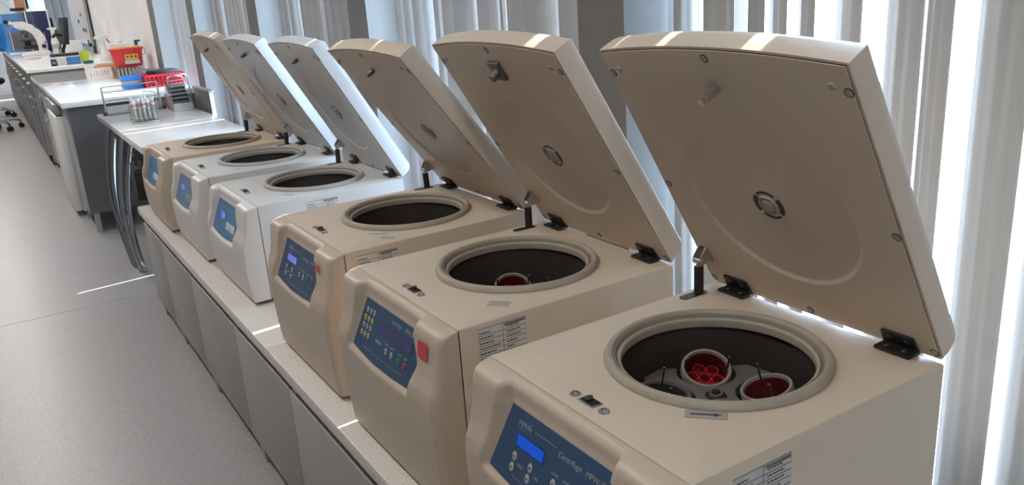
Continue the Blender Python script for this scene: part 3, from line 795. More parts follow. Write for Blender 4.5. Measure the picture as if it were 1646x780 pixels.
BE = ('beige', 'beige_front', 'beige_lid'); GR = ('grey', 'grey_front', 'grey_lid')
CFG = [
 dict(x=-.2368, y=-.0808, W=.44, H=.350, mats=BE, lid=math.radians(29.5), panel_pts=PTS_BIG, panel_mat='panel_blue', panel=panel_350, extra=extra_A,
      label='large beige centrifuge closest to the camera, lid raised, arrow sticker beside its open bowl'),
 dict(x=.3198, y=-.0892, W=.44, H=.350, mats=BE, lid=math.radians(31.0), panel_pts=PTS_BIG, panel_mat='panel_blue', panel=panel_keypad, extra=extra_B, plate=True,
      label='beige centrifuge with a keypad of grey and yellow keys and a red square sticker'),
 dict(x=.8608, y=-.1003, W=.44, H=.350, mats=BE, lid=math.radians(36.5), panel_pts=PTS_BIG, panel_mat='panel_blue', panel=lambda p, o: panel_350(p, o, 'MPW-350', lm='lcd_pale'), extra=extra_C,
      label='beige centrifuge with red letters beside its panel, third from the camera'),
 dict(x=1.6218, y=-.1201, W=.446, H=.307, mats=GR, lid=math.radians(29.5), panel_pts=PTS_SM, panel_mat='panel_light', panel=panel_small('lcd_pale', 'key_white'), extra=extra_D, gasket='gasket_grey', sharp=True, scoop=.03, panel_x=.03,
      port='gasket_grey', label='light grey centrifuge with a bright blue panel of four white keys, beside the beige ones'),
 dict(x=2.178, y=-.1082, W=.446, H=.307, mats=GR, lid=math.radians(29.8), panel_pts=PTS_SM, panel_mat='panel_pale', panel=panel_small('lcd_pale', 'key_grey'), extra=extra_E, gasket='gasket_grey', sharp=True, scoop=.03, panel_x=.03,
      port='gasket_grey', label='light grey centrifuge with a faded grey-blue control panel, second from the far end'),
 dict(x=2.7074, y=-.0871, W=.446, H=.307, mats=BE, lid=math.radians(28.5), panel_pts=PTS_SM, panel_mat='panel_light', panel=panel_small('lcd_off', 'key_white'), extra=extra_E, sharp=True, scoop=.03, panel_x=.03,
      label='farthest centrifuge of the row, beige with a bright blue panel, beside the white table'),
]
for c in CFG: centrifuge(c)

# ------------------------------------------------------------------ rotors inside the bowls
def rotor(label, x, y, H, ang, zr, liner, full=True):
    t = thing('swing_rotor', label, 'rotor', (x, y, ZC+H-.222), ang, 'rotors in the open centrifuge bowls')
    zz = .222-H+zr - 0.0          # yoke height above the bowl floor
    zz = zr-(H-.222)
    bm = nb()
    # four-armed yoke: star outline
    pts = []
    for q in range(4):
        a = q*PI/2; bx, by = .076*math.cos(a), .076*math.sin(a)
        for u in range(13):
            f = a-1.15-(2*PI-2.3)*u/12
            pts.append((bx+.0465*math.cos(f), by+.0465*math.sin(f)))
        for da, r in ((.52, .112), (.62, .120), (.95, .120), (1.05, .112)): pts.append((r*math.cos(a+da), r*math.sin(a+da)))
    prism(bm, pts, lambda p, l: (p[0], p[1], l), zz-.020, zz-.004); y_ = obj('yoke', bm, 'rotor_alu', t)
    bm = nb(); lathe(bm, [(.0, zz+.004), (.006, zz+.004), (.007, zz), (.015, zz-.002), (.018, zz-.006), (.018, zz-.012), (.024, zz-.012), (.024, .001), (0, .001)], 28); obj('hub_nut', bm, 'hinge', t)
    bm = nb(); lathe(bm, [(.0075, zz+.002), (.0105, zz+.002), (.0105, zz-.001), (.0075, zz-.001)], 24, close=True); obj('hub_ring', bm, 'steel', t)
    for q in range(4):
        a = q*PI/2; c = Vector((.076*math.cos(a), .076*math.sin(a), zz))
        tm = Matrix.Translation(c) @ Matrix.Rotation(a, 4, 'Z') @ Matrix.Rotation((-.42, -.15, .12, -.25)[q], 4, 'Y')
        bm = nb(); lathe(bm, [(.0335, .006), (.0345, .008), (.038, .008), (.0395, .005), (.0395, -.006), (.036, -.010), (.036, -.09), (0, -.09), (0, -.086), (.0335, -.086)], 40, close=True)
        b = obj('bucket', bm, 'bucket' if q in (0, 3) else 'rotor_alu', t, mt=tm)
        bm = nb(); lathe(bm, [(.0334, .003), (.0325, .003), (.0325, -.032), (0, -.032)], 40); obj('liner', bm, liner if q in (0, 3) else 'bowl', b)
        if q == 0:
            bm = nb()
            for u in range(7):
                px, py = (0, 0) if u == 6 else (.0205*math.cos(u*PI/3+.3), .0205*math.sin(u*PI/3+.3))
                lathe(bm, [(.0083, -.019), (.0104, -.019), (.0104, -.0315), (.0083, -.0315)], 20, (px, py, 0), close=True)
            obj('tube_insert', bm, 'insert_red', b)
        for s in (-1, 1):
            bm = nb(); cyl(bm, (0, s*.0335, .0), (0, s*.0335, .026), .0016, n=10); n0 = len(bm.faces); cyl(bm, (0, s*.0335, .026), (0, s*.0335, .030), .0021, n=10); bm.faces.ensure_lookup_table()
            for f in bm.faces[n0:]: f.material_index = 1
            obj('pin', bm, ['black', 'steel'], b)
    return t
def machine_xy(i): return CFG[i]['x']+CFG[i]['W']/2-.005, CFG[i]['y']-.256
rotor('silver rotor with red bucket inserts in the bowl of the closest centrifuge', *machine_xy(0), .350, math.radians(-34), .290, 'insert_plum')
rotor('silver rotor with dark red buckets in the bowl of the keypad centrifuge', *machine_xy(1), .350, math.radians(-22), .272, 'insert_plum')
rotor('rotor whose pin tips barely show in the third centrifuge bowl', *machine_xy(2), .350, math.radians(20), .232, 'insert_plum')

# ------------------------------------------------------------------ white table with curved tube legs
t = thing('white_table', 'glossy white table with curved chrome tube legs beyond the centrifuges', 'table', (4.16, -.335, 0))
bm = nb(); box2(bm, (-.80, -.265, .738), (.80, .265, .772), bev=.003); obj('table_top', bm, 'white_top', t)
bm = nb(); box2(bm, (-.72, -.20, .712), (.72, .20, .737)); obj('under_frame', bm, 'cab_dark', t)
def bow(x0, x1, s):
    pts = []
    for q in range(15):
        u = q/14; z = .737-u*.730
        yb = (.262 + .055*math.sin(PI*min(1, u*.88+.06))+.045*u) if s > 0 else .21+.03*math.sin(PI*u)
        pts.append((x0+(x1-x0)*u, s*yb, z))
    return pts
for (x0, x1, dy) in ((.29, -.02, 0), (.05, -.06, -.004), (-.14, -.17, -.014), (-.33, -.20, -.030)):
    for s in (1, -1):
        bm = nb(); tube(bm, [(p[0], p[1]+s*dy, p[2]) for p in bow(x0, x1, s)], .0115, 10); obj('leg', bm, 'leg_chrome', t)
for s in (1, -1):
    bm = nb(); tube(bm, [(.07, s*.298, .33), (-.12, s*.298, .20)], .009, 8); obj('leg_stay', bm, 'chrome', t)
# dark bag hanging on the table edge, things below the table
t = thing('hanging_bag', 'small black bag hanging from the white table edge beside the farthest centrifuge', 'bag', (3.47, -.045, .50))
bm = nb(); prism(bm, [(-.07, .16), (.02, .20), (.06, .13), (.05, .03), (-.02, .0), (-.06, .06)], lambda p, l: (p[0], l, p[1]), -.03, .02); bmesh.ops.bevel(bm, geom=bm.edges[:], offset=.008, segments=2, affect='EDGES'); obj('pouch', bm, 'bag', t)
bm = nb(); tube(bm, [(-.03, .0, .17), (-.02, 0, .22), (0, 0, .225), (.02, 0, .235)], .005, 6); obj('loop', bm, 'bag', t)
t = thing('waste_bin', 'tall black bin under the white table behind the chrome legs', 'bin', (4.11, -.34, .0))
bm = nb(); prism(bm, [(-.10, -.13), (.10, -.13), (.10, .13), (-.10, .13)], lambda p, l: (p[0]*(.86 if l < .1 else 1), p[1]*(.86 if l < .1 else 1), l), .0, .60); bmesh.ops.bevel(bm, geom=bm.edges[:], offset=.012, segments=2, affect='EDGES'); obj('bin_body', bm, 'bag', t)
bm = nb(); box2(bm, (-.105, -.14, .60), (.105, .14, .66), bev=.01); obj('bin_lid', bm, 'black', t)
t = thing('trolley_base', 'low black castor base on the floor beside the chrome table legs', 'trolley', (3.62, -.30, 0))
bm = nb(); box2(bm, (-.10, -.12, .075), (.10, .12, .10), bev=.006); obj('deck', bm, 'cab_mid', t)
for (x, y) in ((-.07, .09), (.07, .09), (-.07, -.09), (.07, -.09)):
    bm = nb(); cyl(bm, (x, y-.015, .034), (x, y+.015, .034), .034, n=18); box2(bm, (x-.012, y-.02, .034), (x+.012, y+.02, .077)); obj('castor', bm, 'black', t)

# --- wire rack at the far end of the table
ZTB = .772
def rods(bm, lines, r, n=6):
    for l in lines: tube(bm, l, r, n)
t = thing('wire_rack', 'empty silver wire rack standing at the far end of the white table', 'rack', (4.86, -.275, ZTB))
for s in (1, -1):
    bm = nb(); rods(bm, [[(-.045, s*.16, .0035), (-.006, s*.16, .15), (0, s*.16, .165), (.006, s*.16, .15), (.045, s*.16, .0035)], [(-.045, s*.16, .0035), (.045, s*.16, .0035)]], .0035); obj('end_frame', bm, 'steel', t)
for (x, z) in ((0, .168), (.0, .135), (-.025, .085), (.025, .085)):
    bm = nb(); rods(bm, [[(x, -.16, z), (x, .16, z)]], .003); obj('crossbar', bm, 'steel', t)
bm = nb(); box2(bm, (-.04, -.155, .006), (-.036, .155, .055)); box2(bm, (-.04, -.155, .004), (.04, .155, .008)); obj('tray', bm, 'alu', t)
for s in (1, -1):
    bm = nb(); cyl(bm, (-.045, s*.16, .012), (-.045, s*.182, .012), .011, n=12); obj('end_knob', bm, 'black', t)

# --- tube rack with glass tubes
RX, RY = 4.29, -.245
t = thing('tube_rack', 'square silver wire tube rack holding glass tubes on the white table', 'rack', (RX, RY, ZTB))
bm = nb(); box2(bm, (-.075, -.066, .0), (.075, .066, .010), bev=.002); obj('base_tray', bm, 'steel', t)
for z in (.030, .085):
    bm = nb()
    for q in range(6): rods(bm, [[(-.07, -.062+.0248*q, z), (.07, -.062+.0248*q, z)]], .0018, 5)
    for q in range(4): rods(bm, [[(-.07+.0466*q, -.062, z), (-.07+.0466*q, .062, z)]], .0018, 5)
    o = obj('wire_grid', bm, 'steel', t)
for (x, y) in ((-.07, -.062), (.07, -.062), (-.07, .062), (.07, .062)):
    bm = nb(); cyl(bm, (x, y, .01), (x, y, .09), .0025, n=8); obj('post', bm, 'steel', t)
bm = nb(); rods(bm, [[(-.072, -.064, .01), (-.072, -.070, .155), (-.04, -.070, .162), (.07, -.030, .165), (.073, -.020, .09)]], .0025, 6); obj('handle', bm, 'steel', t)
def glass_tube(x, y, lab, cap, ring, h=.118):
    g = thing('sample_tube', lab, 'tube', (x, y, ZTB+.010), 0, 'glass tubes in the wire rack')
    bm = nb(); lathe(bm, [(0, .001), (.005, .002), (.0085, .008), (.0085, h-.018), (.0078, h-.018), (.0078, .009), (0, .003)], 14); obj('glass', bm, 'tube_glass', g)
    bm = nb(); lathe(bm, [(0, h), (.009, h), (.0098, h-.003), (.0098, h-.020), (.0086, h-.020)], 14); obj('cap', bm, cap, g)
    if ring:
        bm = nb(); lathe(bm, [(.0089, h-.045), (.0089, h-.032), (.0087, h-.032), (.0087, h-.045)], 14, close=True); obj('band', bm, ring, g)
n = 0
for r in range(3):
    for c in range(5):
        orange = (r == 0 and c == 1)
        lab = 'sample tube with a bright orange band in the wire rack' if orange else 'capped glass sample tube, %s row, %s from the aisle side of the wire rack' % (('front', 'middle', 'rear')[r], ('first', 'second', 'third', 'fourth', 'fifth')[c])
        glass_tube(RX-.048+.0466*r, RY-.0495+.0248*c, lab, 'white_plastic', 'orange_plastic' if orange else ('red_print' if (r+c) % 2 else 'white_plastic'), .118+(.012 if (r+c) % 3 == 0 else 0))

# --- stepped steel cassette rack
t = thing('cassette_rack', 'stepped stainless steel cassette rack with tall wire handle on the white table', 'rack', (4.66, -.515, ZTB))
bm = nb()
bm.free()
for s in (-1, 1):
    bm = nb(); prism(bm, [(-.10, 0), (.10, 0), (.10, .13), (.06, .15), (-.07, .035), (-.10, .035)], lambda p, l: (p[0], s*.056+l, p[1]), -.0012, .0012); obj('side_plate', bm, 'steel', t)
for q in range(6):
    bm = nb(); box2(bm, (-.095+.028*q, -.055, .030+.021*q), (-.060+.028*q, .055, .034+.021*q)); obj('step_plate', bm, 'steel', t)
bm = nb(); prism(bm, [(-.096, .004), (.09, .004), (.09, .148), (.075, .14), (-.07, .024), (-.096, .024)], lambda p, l: (p[0], l, p[1]), -.053, .053); obj('shade_filler', bm, 'cab_dark', t)  # dark filler added so the gaps between steps look shaded
bm = nb(); box2(bm, (-.101, -.056, 0), (-.098, .056, .05)); obj('front_plate', bm, 'steel', t)
for q, (ww, x, h) in enumerate(((.056, -.08, .215), (.050, .02, .20))):
    bm = nb(); tube(bm, [(x-.01, -ww, .03), (x, -ww, h-.02), (x, -ww+.012, h), (x, 0, h+.004), (x, ww-.012, h), (x, ww, h-.02), (x-.01, ww, .03)], .0042, 8); obj('wire_handle', bm, 'chrome', t)
for q in range(3):
    bm = nb(); tube(bm, [(-.078, -.054, .15+.018*q), (-.078, .054, .15+.018*q)], .0022, 6); obj('handle_rung', bm, 'chrome', t)
t = thing('red_card_box', 'small dark red box behind the stepped steel rack on the white table', 'box', (4.845, -.50, ZTB))
bm = nb(); box2(bm, (-.05, -.025, 0), (.05, .025, .075), bev=.003); obj('box_body', bm, 'red_plastic', t)
bm = nb(); box2(bm, (-.052, -.027, .06), (.052, .027, .082), bev=.003); obj('box_lid', bm, 'alu', t)

# --- grey upright panel at the back of the table
t = thing('upright_panel', 'dark grey upright panel with silver top rail at the back of the white table', 'panel', (4.56, -.640, 0))
bm = nb(); box2(bm, (-.21, -.010, .06), (.20, .010, .885), bev=.003); obj('board', bm, 'cab_dark', t)  # lower part, hidden behind the table, added to block sun streaks
bm = nb(); box2(bm, (-.225, -.016, .885), (.215, .016, .897), bev=.002); obj('top_rail', bm, 'alu', t)
bm = nb(); box2(bm, (-.222, -.012, .06), (-.212, .012, .885), bev=.002); obj('edge_strip', bm, 'white_plastic', t)
for x in (-.19, .18):
    bm = nb(); box2(bm, (x-.015, -.012, 0), (x+.015, .012, .06)); obj('post', bm, 'cab_dark', t)

# ------------------------------------------------------------------ first lab bench
BX0, BX1, BY0, BY1, BZ = 5.06, 8.06, -.71, .105, .855
bm = nb(); box2(bm, (BX0, BY0, BZ-.034), (BX1, BY1, BZ), bev=.003)
tag(obj('bench_worktop', bm, 'white_top'), 'glossy white bench top holding baskets and the red bin', 'worktop')
t = thing('bench_cabinet', 'grey bench cabinet with dark end panel beyond the white table', 'cabinet', (5.36, -.30, 0))
zb, zt = .13, BZ-.034
bm = nb(); box2(bm, (-.27, -.40, zb), (-.245, .375, zt)); obj('end_panel', bm, 'cab_dark', t)
bm = nb(); box2(bm, (-.245, -.40, zb), (.29, .355, zt)); obj('carcass', bm, 'cab_dark', t)
bm = nb(); box2(bm, (-.245, .357, zb), (.29, .375, zt-.012), bev=.001); obj('door', bm, 'cab_mid', t)
for (x, y) in ((-.25, .34), (.25, .34), (-.25, -.36), (.25, -.36)):
    bm = nb(); prism(bm, [(-.016, -.016), (.016, -.016), (.016, .016), (-.016, .016)], lambda p, l: (x+p[0], y+p[1], l), 0, zb); obj('leg', bm, 'cab_mid', t)
t = thing('under_bench_fridge', 'white under-bench fridge with a long handle below the white bench top', 'fridge', (6.02, -.28, 0))
bm = nb(); box2(bm, (-.34, -.36, .03), (.34, .35, zt-.02), bev=.01); obj('body', bm, 'white_plastic', t)
bm = nb(); box2(bm, (-.335, .352, .04), (.335, .400, zt-.11), bev=.008); d = obj('door', bm, 'white_plastic', t)
bm = nb(); box2(bm, (-.335, .352, zt-.10), (.335, .396, zt-.025), bev=.006); obj('control_strip', bm, 'cab_mid', t)
bm = nb(); tube(bm, [(.27, .40, .30), (.27, .43, .32), (.27, .43, .62), (.27, .40, .64)], .008, 8); obj('handle', bm, 'alu', d)
for (x, y) in ((-.3, .3), (.3, .3), (-.3, -.3), (.3, -.3)):
    bm = nb(); cyl(bm, (x, y, 0), (x, y, .03), .02, n=12); obj('foot', bm, 'black', t)
for i, (a, b, lab) in enumerate(((6.38, 7.2, 'grey bench cabinet beyond the white under-bench fridge'), (7.22, 8.05, 'grey bench cabinet at the far end of the white bench top'))):
    t = thing('bench_cabinet', lab, 'cabinet', ((a+b)/2, -.30, 0)); h = (b-a)/2
    bm = nb(); box2(bm, (-h+.002, -.40, zb), (h-.002, .355, zt)); obj('carcass', bm, 'cab_dark', t)
    for s in (-1, 1):
        bm = nb(); box2(bm, (s*h/2-h/2+.004, .357, zb), (s*h/2+h/2-.004, .375, zt-.012), bev=.001); d = obj('door', bm, 'cab_mid', t)
        bm = nb(); box2(bm, (s*.04-.006, .376, .55), (s*.04+.006, .395, .70), bev=.003); obj('handle', bm, 'alu', d)
    for (x, y) in ((-h+.05, .33), (h-.05, .33), (-h+.05, -.36), (h-.05, -.36)):
        bm = nb(); cyl(bm, (x, y, 0), (x, y, zb), .018, n=10); obj('leg', bm, 'black', t)

# --- helpers for small containers
def open_box(bm, w, d, h, th=.003, taper=1.0):
    """open box, base at 0; taper = bottom size / top size"""
    def ring(k, ins, z): return [bm.verts.new((sx*(w/2*k-ins), sy*(d/2*k-ins), z)) for sx, sy in ((-1, -1), (1, -1), (1, 1), (-1, 1))]
    a, b = ring(taper, 0, 0), ring(1, 0, h); c, e = ring(1, th, h), ring(taper, th, th)
    bm.faces.new(a[::-1]); bridge(bm, a, b); bridge(bm, b, c); bridge(bm, c, e); bm.faces.new(e)

def slotted_basket(bm, w, d, h, nx, nz, th=.003):
    """walls made of bars so that the holes are open"""
    box2(bm, (-w/2, -d/2, 0), (w/2, d/2, th))
    for s in (-1, 1):
        for ax in (0, 1):
            L = w if ax == 0 else d; P = d/2 if ax == 0 else w/2
            nn = max(4, int(nx*L/d))
            def bb(u0, u1, z0, z1):
                if ax == 0: box2(bm, (u0, s*P-th/2, z0), (u1, s*P+th/2, z1))
                else: box2(bm, (s*P-th/2, u0, z0), (s*P+th/2, u1, z1))
            bb(-L/2, L/2, h-.016, h)
            bb(-L/2, L/2, 0, .014)
            z0, z1 = .014, h-.016; g = (z1-z0)/nz
            for q in range(1, nz): bb(-L/2, L/2, z0+g*q-g*.22, z0+g*q+g*.22)
            for q in range(nn+1):
                u = -L/2+L*q/nn; bb(u-L/nn*.24, u+L/nn*.24, z0, z1)
    for s in (-1, 1): box2(bm, (-w/2-.004, s*(d/2+.002)-.003, h-.008), (w/2+.004, s*(d/2+.002)+.003, h))

# red perforated basket with black boxes
t = thing('red_basket', 'red perforated plastic basket on the white bench, filled with black trays', 'basket', (5.53, -.585, BZ))
bm = nb(); slotted_basket(bm, .24, .25, .088, 9, 4); obj('basket_body', bm, 'red_plastic', t, smooth=0)
for i, (dx, dy, rz, z, lab) in enumerate(((0, -.03, .12, .004, 'black plastic tray at the bottom of the red basket'), (.015, -.02, -.10, .040, 'black plastic tray in the middle of the red basket'), (-.01, -.03, .22, .076, 'black plastic tray tilted on top in the red basket'))):
    g = thing('black_tray', lab, 'tray', (5.53+dx, -.585+dy+.02, BZ+z), rz, 'black trays in the red basket')
    bm = nb(); box2(bm, (-.08, -.085, 0), (.08, .085, .029), bev=.004); obj('tray_body', bm, 'black', g)
    bm = nb(); box2(bm, (-.074, -.079, .029), (.074, .079, .034), bev=.002); obj('tray_lid', bm, 'hinge', g)
# stack of blue trays
for i, (z, m, lab) in enumerate(((0, 'blue_plastic', 'blue shallow tray at the bottom of the stack beside the red basket'), (.032, 'clear_plastic', 'clear shallow tray in the middle of the stack beside the red basket'), (.056, 'blue_plastic', 'blue shallow tray on top of the stack beside the red basket'))):
    g = thing('shallow_tray', lab, 'tray', (5.56, -.39, BZ+z), 0, 'shallow trays stacked beside the red basket')
    bm = nb(); open_box(bm, .13, .13, .030 if m[0] == 'b' else .024, .004, .92); obj('tray_body', bm, m, g, smooth=0)
    bm = nb()
    for s in (-1, 1): box2(bm, (-.067, s*.066-.004, .020), (.067, s*.066+.004, .024))
    obj('tray_rim', bm, m, g, smooth=0)
# white slotted basket
t = thing('white_basket', 'white slotted plastic basket on the white bench top', 'basket', (6.80, -.335, BZ))
bm = nb(); slotted_basket(bm, .14, .165, .082, 8, 1); obj('basket_body', bm, 'white_plastic', t, smooth=0)
# orange box and small boxes behind
t = thing('orange_box', 'orange open box behind the white slotted basket', 'box', (7.15, -.44, BZ))
bm = nb(); open_box(bm, .14, .15, .085, .004, .95); obj('box_body', bm, 'orange_plastic', t, smooth=0)
bm = nb(); box2(bm, (-.0725, -.05, .03), (-.0705, .05, .06)); obj('side_slot', bm, 'brown_tray', t)
g = thing('card_box', 'white card box lying in the orange box', 'box', (7.15, -.44, BZ+.005))
bm = nb(); box2(bm, (-.05, -.045, 0), (.05, .045, .10), bev=.003); obj('box_body', bm, 'white_plastic', g)
bm = nb(); box2(bm, (-.051, -.046, .078), (.051, .046, .098)); obj('box_flap', bm, 'white_edge', g)
t = thing('teal_clip_box', 'dark teal clip box beside the spray bottle', 'box', (7.42, -.33, BZ))
bm = nb(); box2(bm, (-.05, -.035, 0), (.05, .035, .095), bev=.003); obj('box_body', bm, 'white_plastic', t)
bm = nb(); box2(bm, (-.053, -.038, .095), (.053, .038, .118), bev=.004); obj('box_lid', bm, 'teal', t)
t = thing('cyan_carton', 'cyan and white carton in front of the spray bottle', 'box', (7.22, -.60, BZ))
bm = nb(); box2(bm, (-.05, -.06, 0), (.05, .06, .10), bev=.002); obj('carton_body', bm, 'white_plastic', t)
bm = nb(); box2(bm, (-.051, -.061, .085), (.051, .061, .112), bev=.002); obj('carton_top', bm, 'cyan', t)
# slide trays
for q in range(6):
    g = thing('slide_tray', 'taupe slide tray below the red bin, %s from the orange box' % ('first', 'second', 'third', 'fourth', 'fifth', 'sixth')[q], 'tray', (6.66, -.445-.0275*q, BZ), 0, 'slide trays standing below the red bin')
    bm = nb(); box2(bm, (-.11, -.0115, 0), (.11, .0115, .083), bev=.002); obj('tray_body', bm, 'brown_tray', g)
    bm = nb(); box2(bm, (-.112, -.008, .012), (-.110, .008, .075)); obj('front_strip', bm, 'tape_grey', g)
for q in range(3):
    g = thing('slide_box', ['clear-lidded slide box flat at the bottom of the low stack', 'clear-lidded slide box in the middle of the low stack', 'clear-lidded slide box on top of the low stack'][q], 'box', (6.15, -.60, BZ+.026*q), .08*q, 'clear slide boxes beside the red basket')
    bm = nb(); box2(bm, (-.13, -.085, 0), (.13, .085, .017), bev=.002); obj('box_body', bm, 'brown_tray', g)
    bm = nb(); box2(bm, (-.128, -.083, .017), (.128, .083, .0255), bev=.002); obj('clear_lid', bm, 'clear_plastic', g)
# red sharps bin
t = thing('sharps_bin', 'red plastic sharps bin with yellow label standing on the slide trays', 'bin', (6.665, -.545, BZ+.083), 0)
bm = nb()
def oval(k, z, n=28): return [bm.verts.new((.10*k*math.copysign(abs(math.cos(2*PI*q/n))**.55, math.cos(2*PI*q/n)), .122*k*math.copysign(abs(math.sin(2*PI*q/n))**.55, math.sin(2*PI*q/n)), z)) for q in range(n)]
R0 = [oval(.82, 0), oval(.86, .03), oval(.97, .128), oval(1.04, .128), oval(1.04, .142), oval(.96, .142)]
bm.faces.new(R0[0][::-1]); [bridge(bm, a, b) for a, b in zip(R0, R0[1:])]; bm.faces.new(R0[-1]); obj('bin_body', bm, 'red_plastic', t, smooth=45)
bm = nb(); R0 = [oval(.9, .1425), oval(.86, .152), oval(.70, .154)]; [bridge(bm, a, b) for a, b in zip(R0, R0[1:])]; bm.faces.new(R0[-1]); bm.faces.new(R0[0][::-1]); obj('bin_lid', bm, 'orange_plastic', t)
bm = nb(); box(bm, (-.0935, -.02, .075), (.003, .10, .045), Matrix.Rotation(-.10, 3, 'Y')); lb = obj('yellow_label', bm, 'yellow_label', t)
bm = nb(); box(bm, (-.0905, -.02, .036), (.003, .11, .028), Matrix.Rotation(-.10, 3, 'Y')); obj('pale_label', bm, 'paper', t)
for q in range(3):
    bm = nb(); box(bm, (-.0960, -.05+.03*q, .078), (.002, .014, .014), Matrix.Rotation(-.10, 3, 'Y')); obj('warning_mark', bm, 'print_dark', lb)
# spray bottle
def spray_bottle(label, loc, rz, k=1.0, body='white_plastic', trig='red_print'):
    t = thing('spray_bottle', label, 'bottle', loc, rz)
    bm = nb(); lathe(bm, [(0, .0), (.040*k, 0), (.044*k, .006*k), (.044*k, .10*k), (.040*k, .13*k), (.024*k, .165*k), (.016*k, .205*k), (.016*k, .225*k), (0, .225*k)], 24); obj('bottle_body', bm, body, t)
    bm = nb(); prism(bm, [(-.060, .262), (-.052, .280), (.045, .285), (.050, .262), (.022, .252), (.018, .222), (-.018, .222), (-.016, .252)], lambda p, l: (l*k, -p[0]*k*-1, p[1]*k), -.014, .014); obj('spray_head', bm, 'white_plastic', t)
    bm = nb(); prism(bm, [(.024, .254), (.036, .256), (.052, .226), (.046, .218), (.036, .236)], lambda p, l: (l*k, p[0]*k*-1*-1, p[1]*k), -.006, .006); obj('trigger', bm, trig, t)
    bm = nb(); lathe(bm, [(.0446*k, .03*k), (.0446*k, .085*k), (.0442*k, .085*k), (.0442*k, .03*k)], 24, close=True); obj('bottle_label', bm, 'spray_label', t)
    return t
spray_bottle('white spray bottle with red trigger in front of the concrete wall', (7.36, -.47, BZ), PI, 1.12)
t = thing('white_canister', 'white canister behind the red sharps bin', 'canister', (7.13, -.615, BZ+.0))
t.location = (7.42, -.605, BZ)
bm = nb(); box2(bm, (-.055, -.08, 0), (.055, .08, .24), bev=.015); obj('canister_body', bm, 'white_plastic', t)
bm = nb(); lathe(bm, [(0, .262), (.028, .262), (.03, .258), (.03, .240), (0, .240)], 20); obj('canister_cap', bm, 'white_plastic', t)
t = thing('pump_bottle', 'clear pump bottle with teal pump behind the red sharps bin', 'bottle', (7.02, -.655, BZ))
t.location = (6.83, -.655, BZ); 
bm = nb(); lathe(bm, [(0, 0), (.030, 0), (.032, .005), (.032, .20), (.018, .225), (.014, .235), (0, .235)], 20); obj('bottle_body', bm, 'clear_plastic', t)
bm = nb(); cyl(bm, (0, 0, .235), (0, 0, .262), .014, n=14); box2(bm, (-.010, -.034, .262), (.010, .012, .278), bev=.004); obj('pump', bm, 'teal', t)
bm = nb(); tube(bm, [(0, -.03, .225), (0, -.055, .215), (0, -.055, .165), (0, -.032, .155)], .005, 8); obj('grip', bm, 'clear_plastic', t)

# ------------------------------------------------------------------ second (far) bench
CX0, CX1, CZ = 8.12, 15.2, .905
bm = nb(); box2(bm, (CX0, -.69, CZ-.034), (CX1, .125, CZ), bev=.003)
tag(obj('bench_worktop', bm, 'white_top'), 'long far white bench top carrying the microscope', 'worktop')
xs = [CX0+.03, 9.6, 11.0, 12.4, 13.8, CX1-.03]
nm = ['first cabinet under the far bench, grey end panel facing the camera', 'second cabinet under the far bench', 'third cabinet under the far bench, beside the swivel chair', 'fourth cabinet under the far bench', 'last cabinet under the far bench']
for i in range(5):
    a, b = xs[i], xs[i+1]; h = (b-a)/2
    t = thing('bench_cabinet', nm[i], 'cabinet', ((a+b)/2, -.29, 0), 0, 'cabinets under the far bench')
    zt2 = CZ-.034
    bm = nb(); box2(bm, (-h+.02, -.39, .10), (h, .375, zt2)); obj('carcass', bm, 'cab_dark', t)
    bm = nb(); box2(bm, (-h, -.39, .10), (-h+.018, .390, zt2)); obj('end_panel', bm, 'cab_mid', t)
    for s in (-1, 1):
        bm = nb(); box2(bm, (s*h/2-h/2+.025, .377, .10), (s*h/2+h/2-.004, .392, .62), bev=.001); d = obj('door', bm, 'cab_dark', t)
        bm = nb(); tube(bm, [(s*.06, .392, .50), (s*.06, .412, .50), (s*.06, .412, .60), (s*.06, .392, .60)], .005, 6); obj('handle', bm, 'alu', d)
        bm = nb(); box2(bm, (s*h/2-h/2+.025, .377, .63), (s*h/2+h/2-.004, .392, zt2-.012), bev=.001); d = obj('drawer', bm, 'cab_dark', t)
        bm = nb(); tube(bm, [(s*h/2-.07, .392, .76), (s*h/2-.07, .412, .76), (s*h/2+.07, .412, .76), (s*h/2+.07, .392, .76)], .006, 6); obj('handle', bm, 'white_plastic', d)
    for (x, y) in ((-h+.06, .34), (h-.06, .34), (-h+.06, -.34), (h-.06, -.34)):
        bm = nb(); cyl(bm, (x, y, 0), (x, y, .10), .02, n=10); obj('leg', bm, 'black', t)

# microscope
t = thing('microscope', 'white binocular microscope with black stage on the far bench', 'microscope', (10.9, -.12, CZ), 0)
def sx(pts, fn_bm, x0, x1): prism(fn_bm, pts, lambda p, l: (l, p[0], p[1]), x0, x1)
bm = nb(); sx([(.135, 0), (-.165, 0), (-.17, .05), (-.08, .062), (.12, .05), (.14, .03)], bm, -.085, .085); bmesh.ops.bevel(bm, geom=bm.edges[:], offset=.012, segments=2, affect='EDGES'); obj('base', bm, 'white_plastic', t)
bm = nb(); sx([(-.155, .05), (-.165, .13), (-.155, .22), (-.115, .30), (-.05, .355), (.03, .388), (.085, .392), (.10, .35), (.08, .315), (.02, .30), (-.03, .26), (-.05, .20), (-.055, .05)], bm, -.055, .055); bmesh.ops.bevel(bm, geom=bm.edges[:], offset=.010, segments=2, affect='EDGES'); obj('arm', bm, 'white_plastic', t)
bm = nb(); tube(bm, [(-.058, -.155, .06), (-.058, -.163, .14), (-.058, -.150, .22), (-.058, -.112, .295), (-.058, -.05, .345)], .006, 6); obj('trim_stripe', bm, 'navy', t)
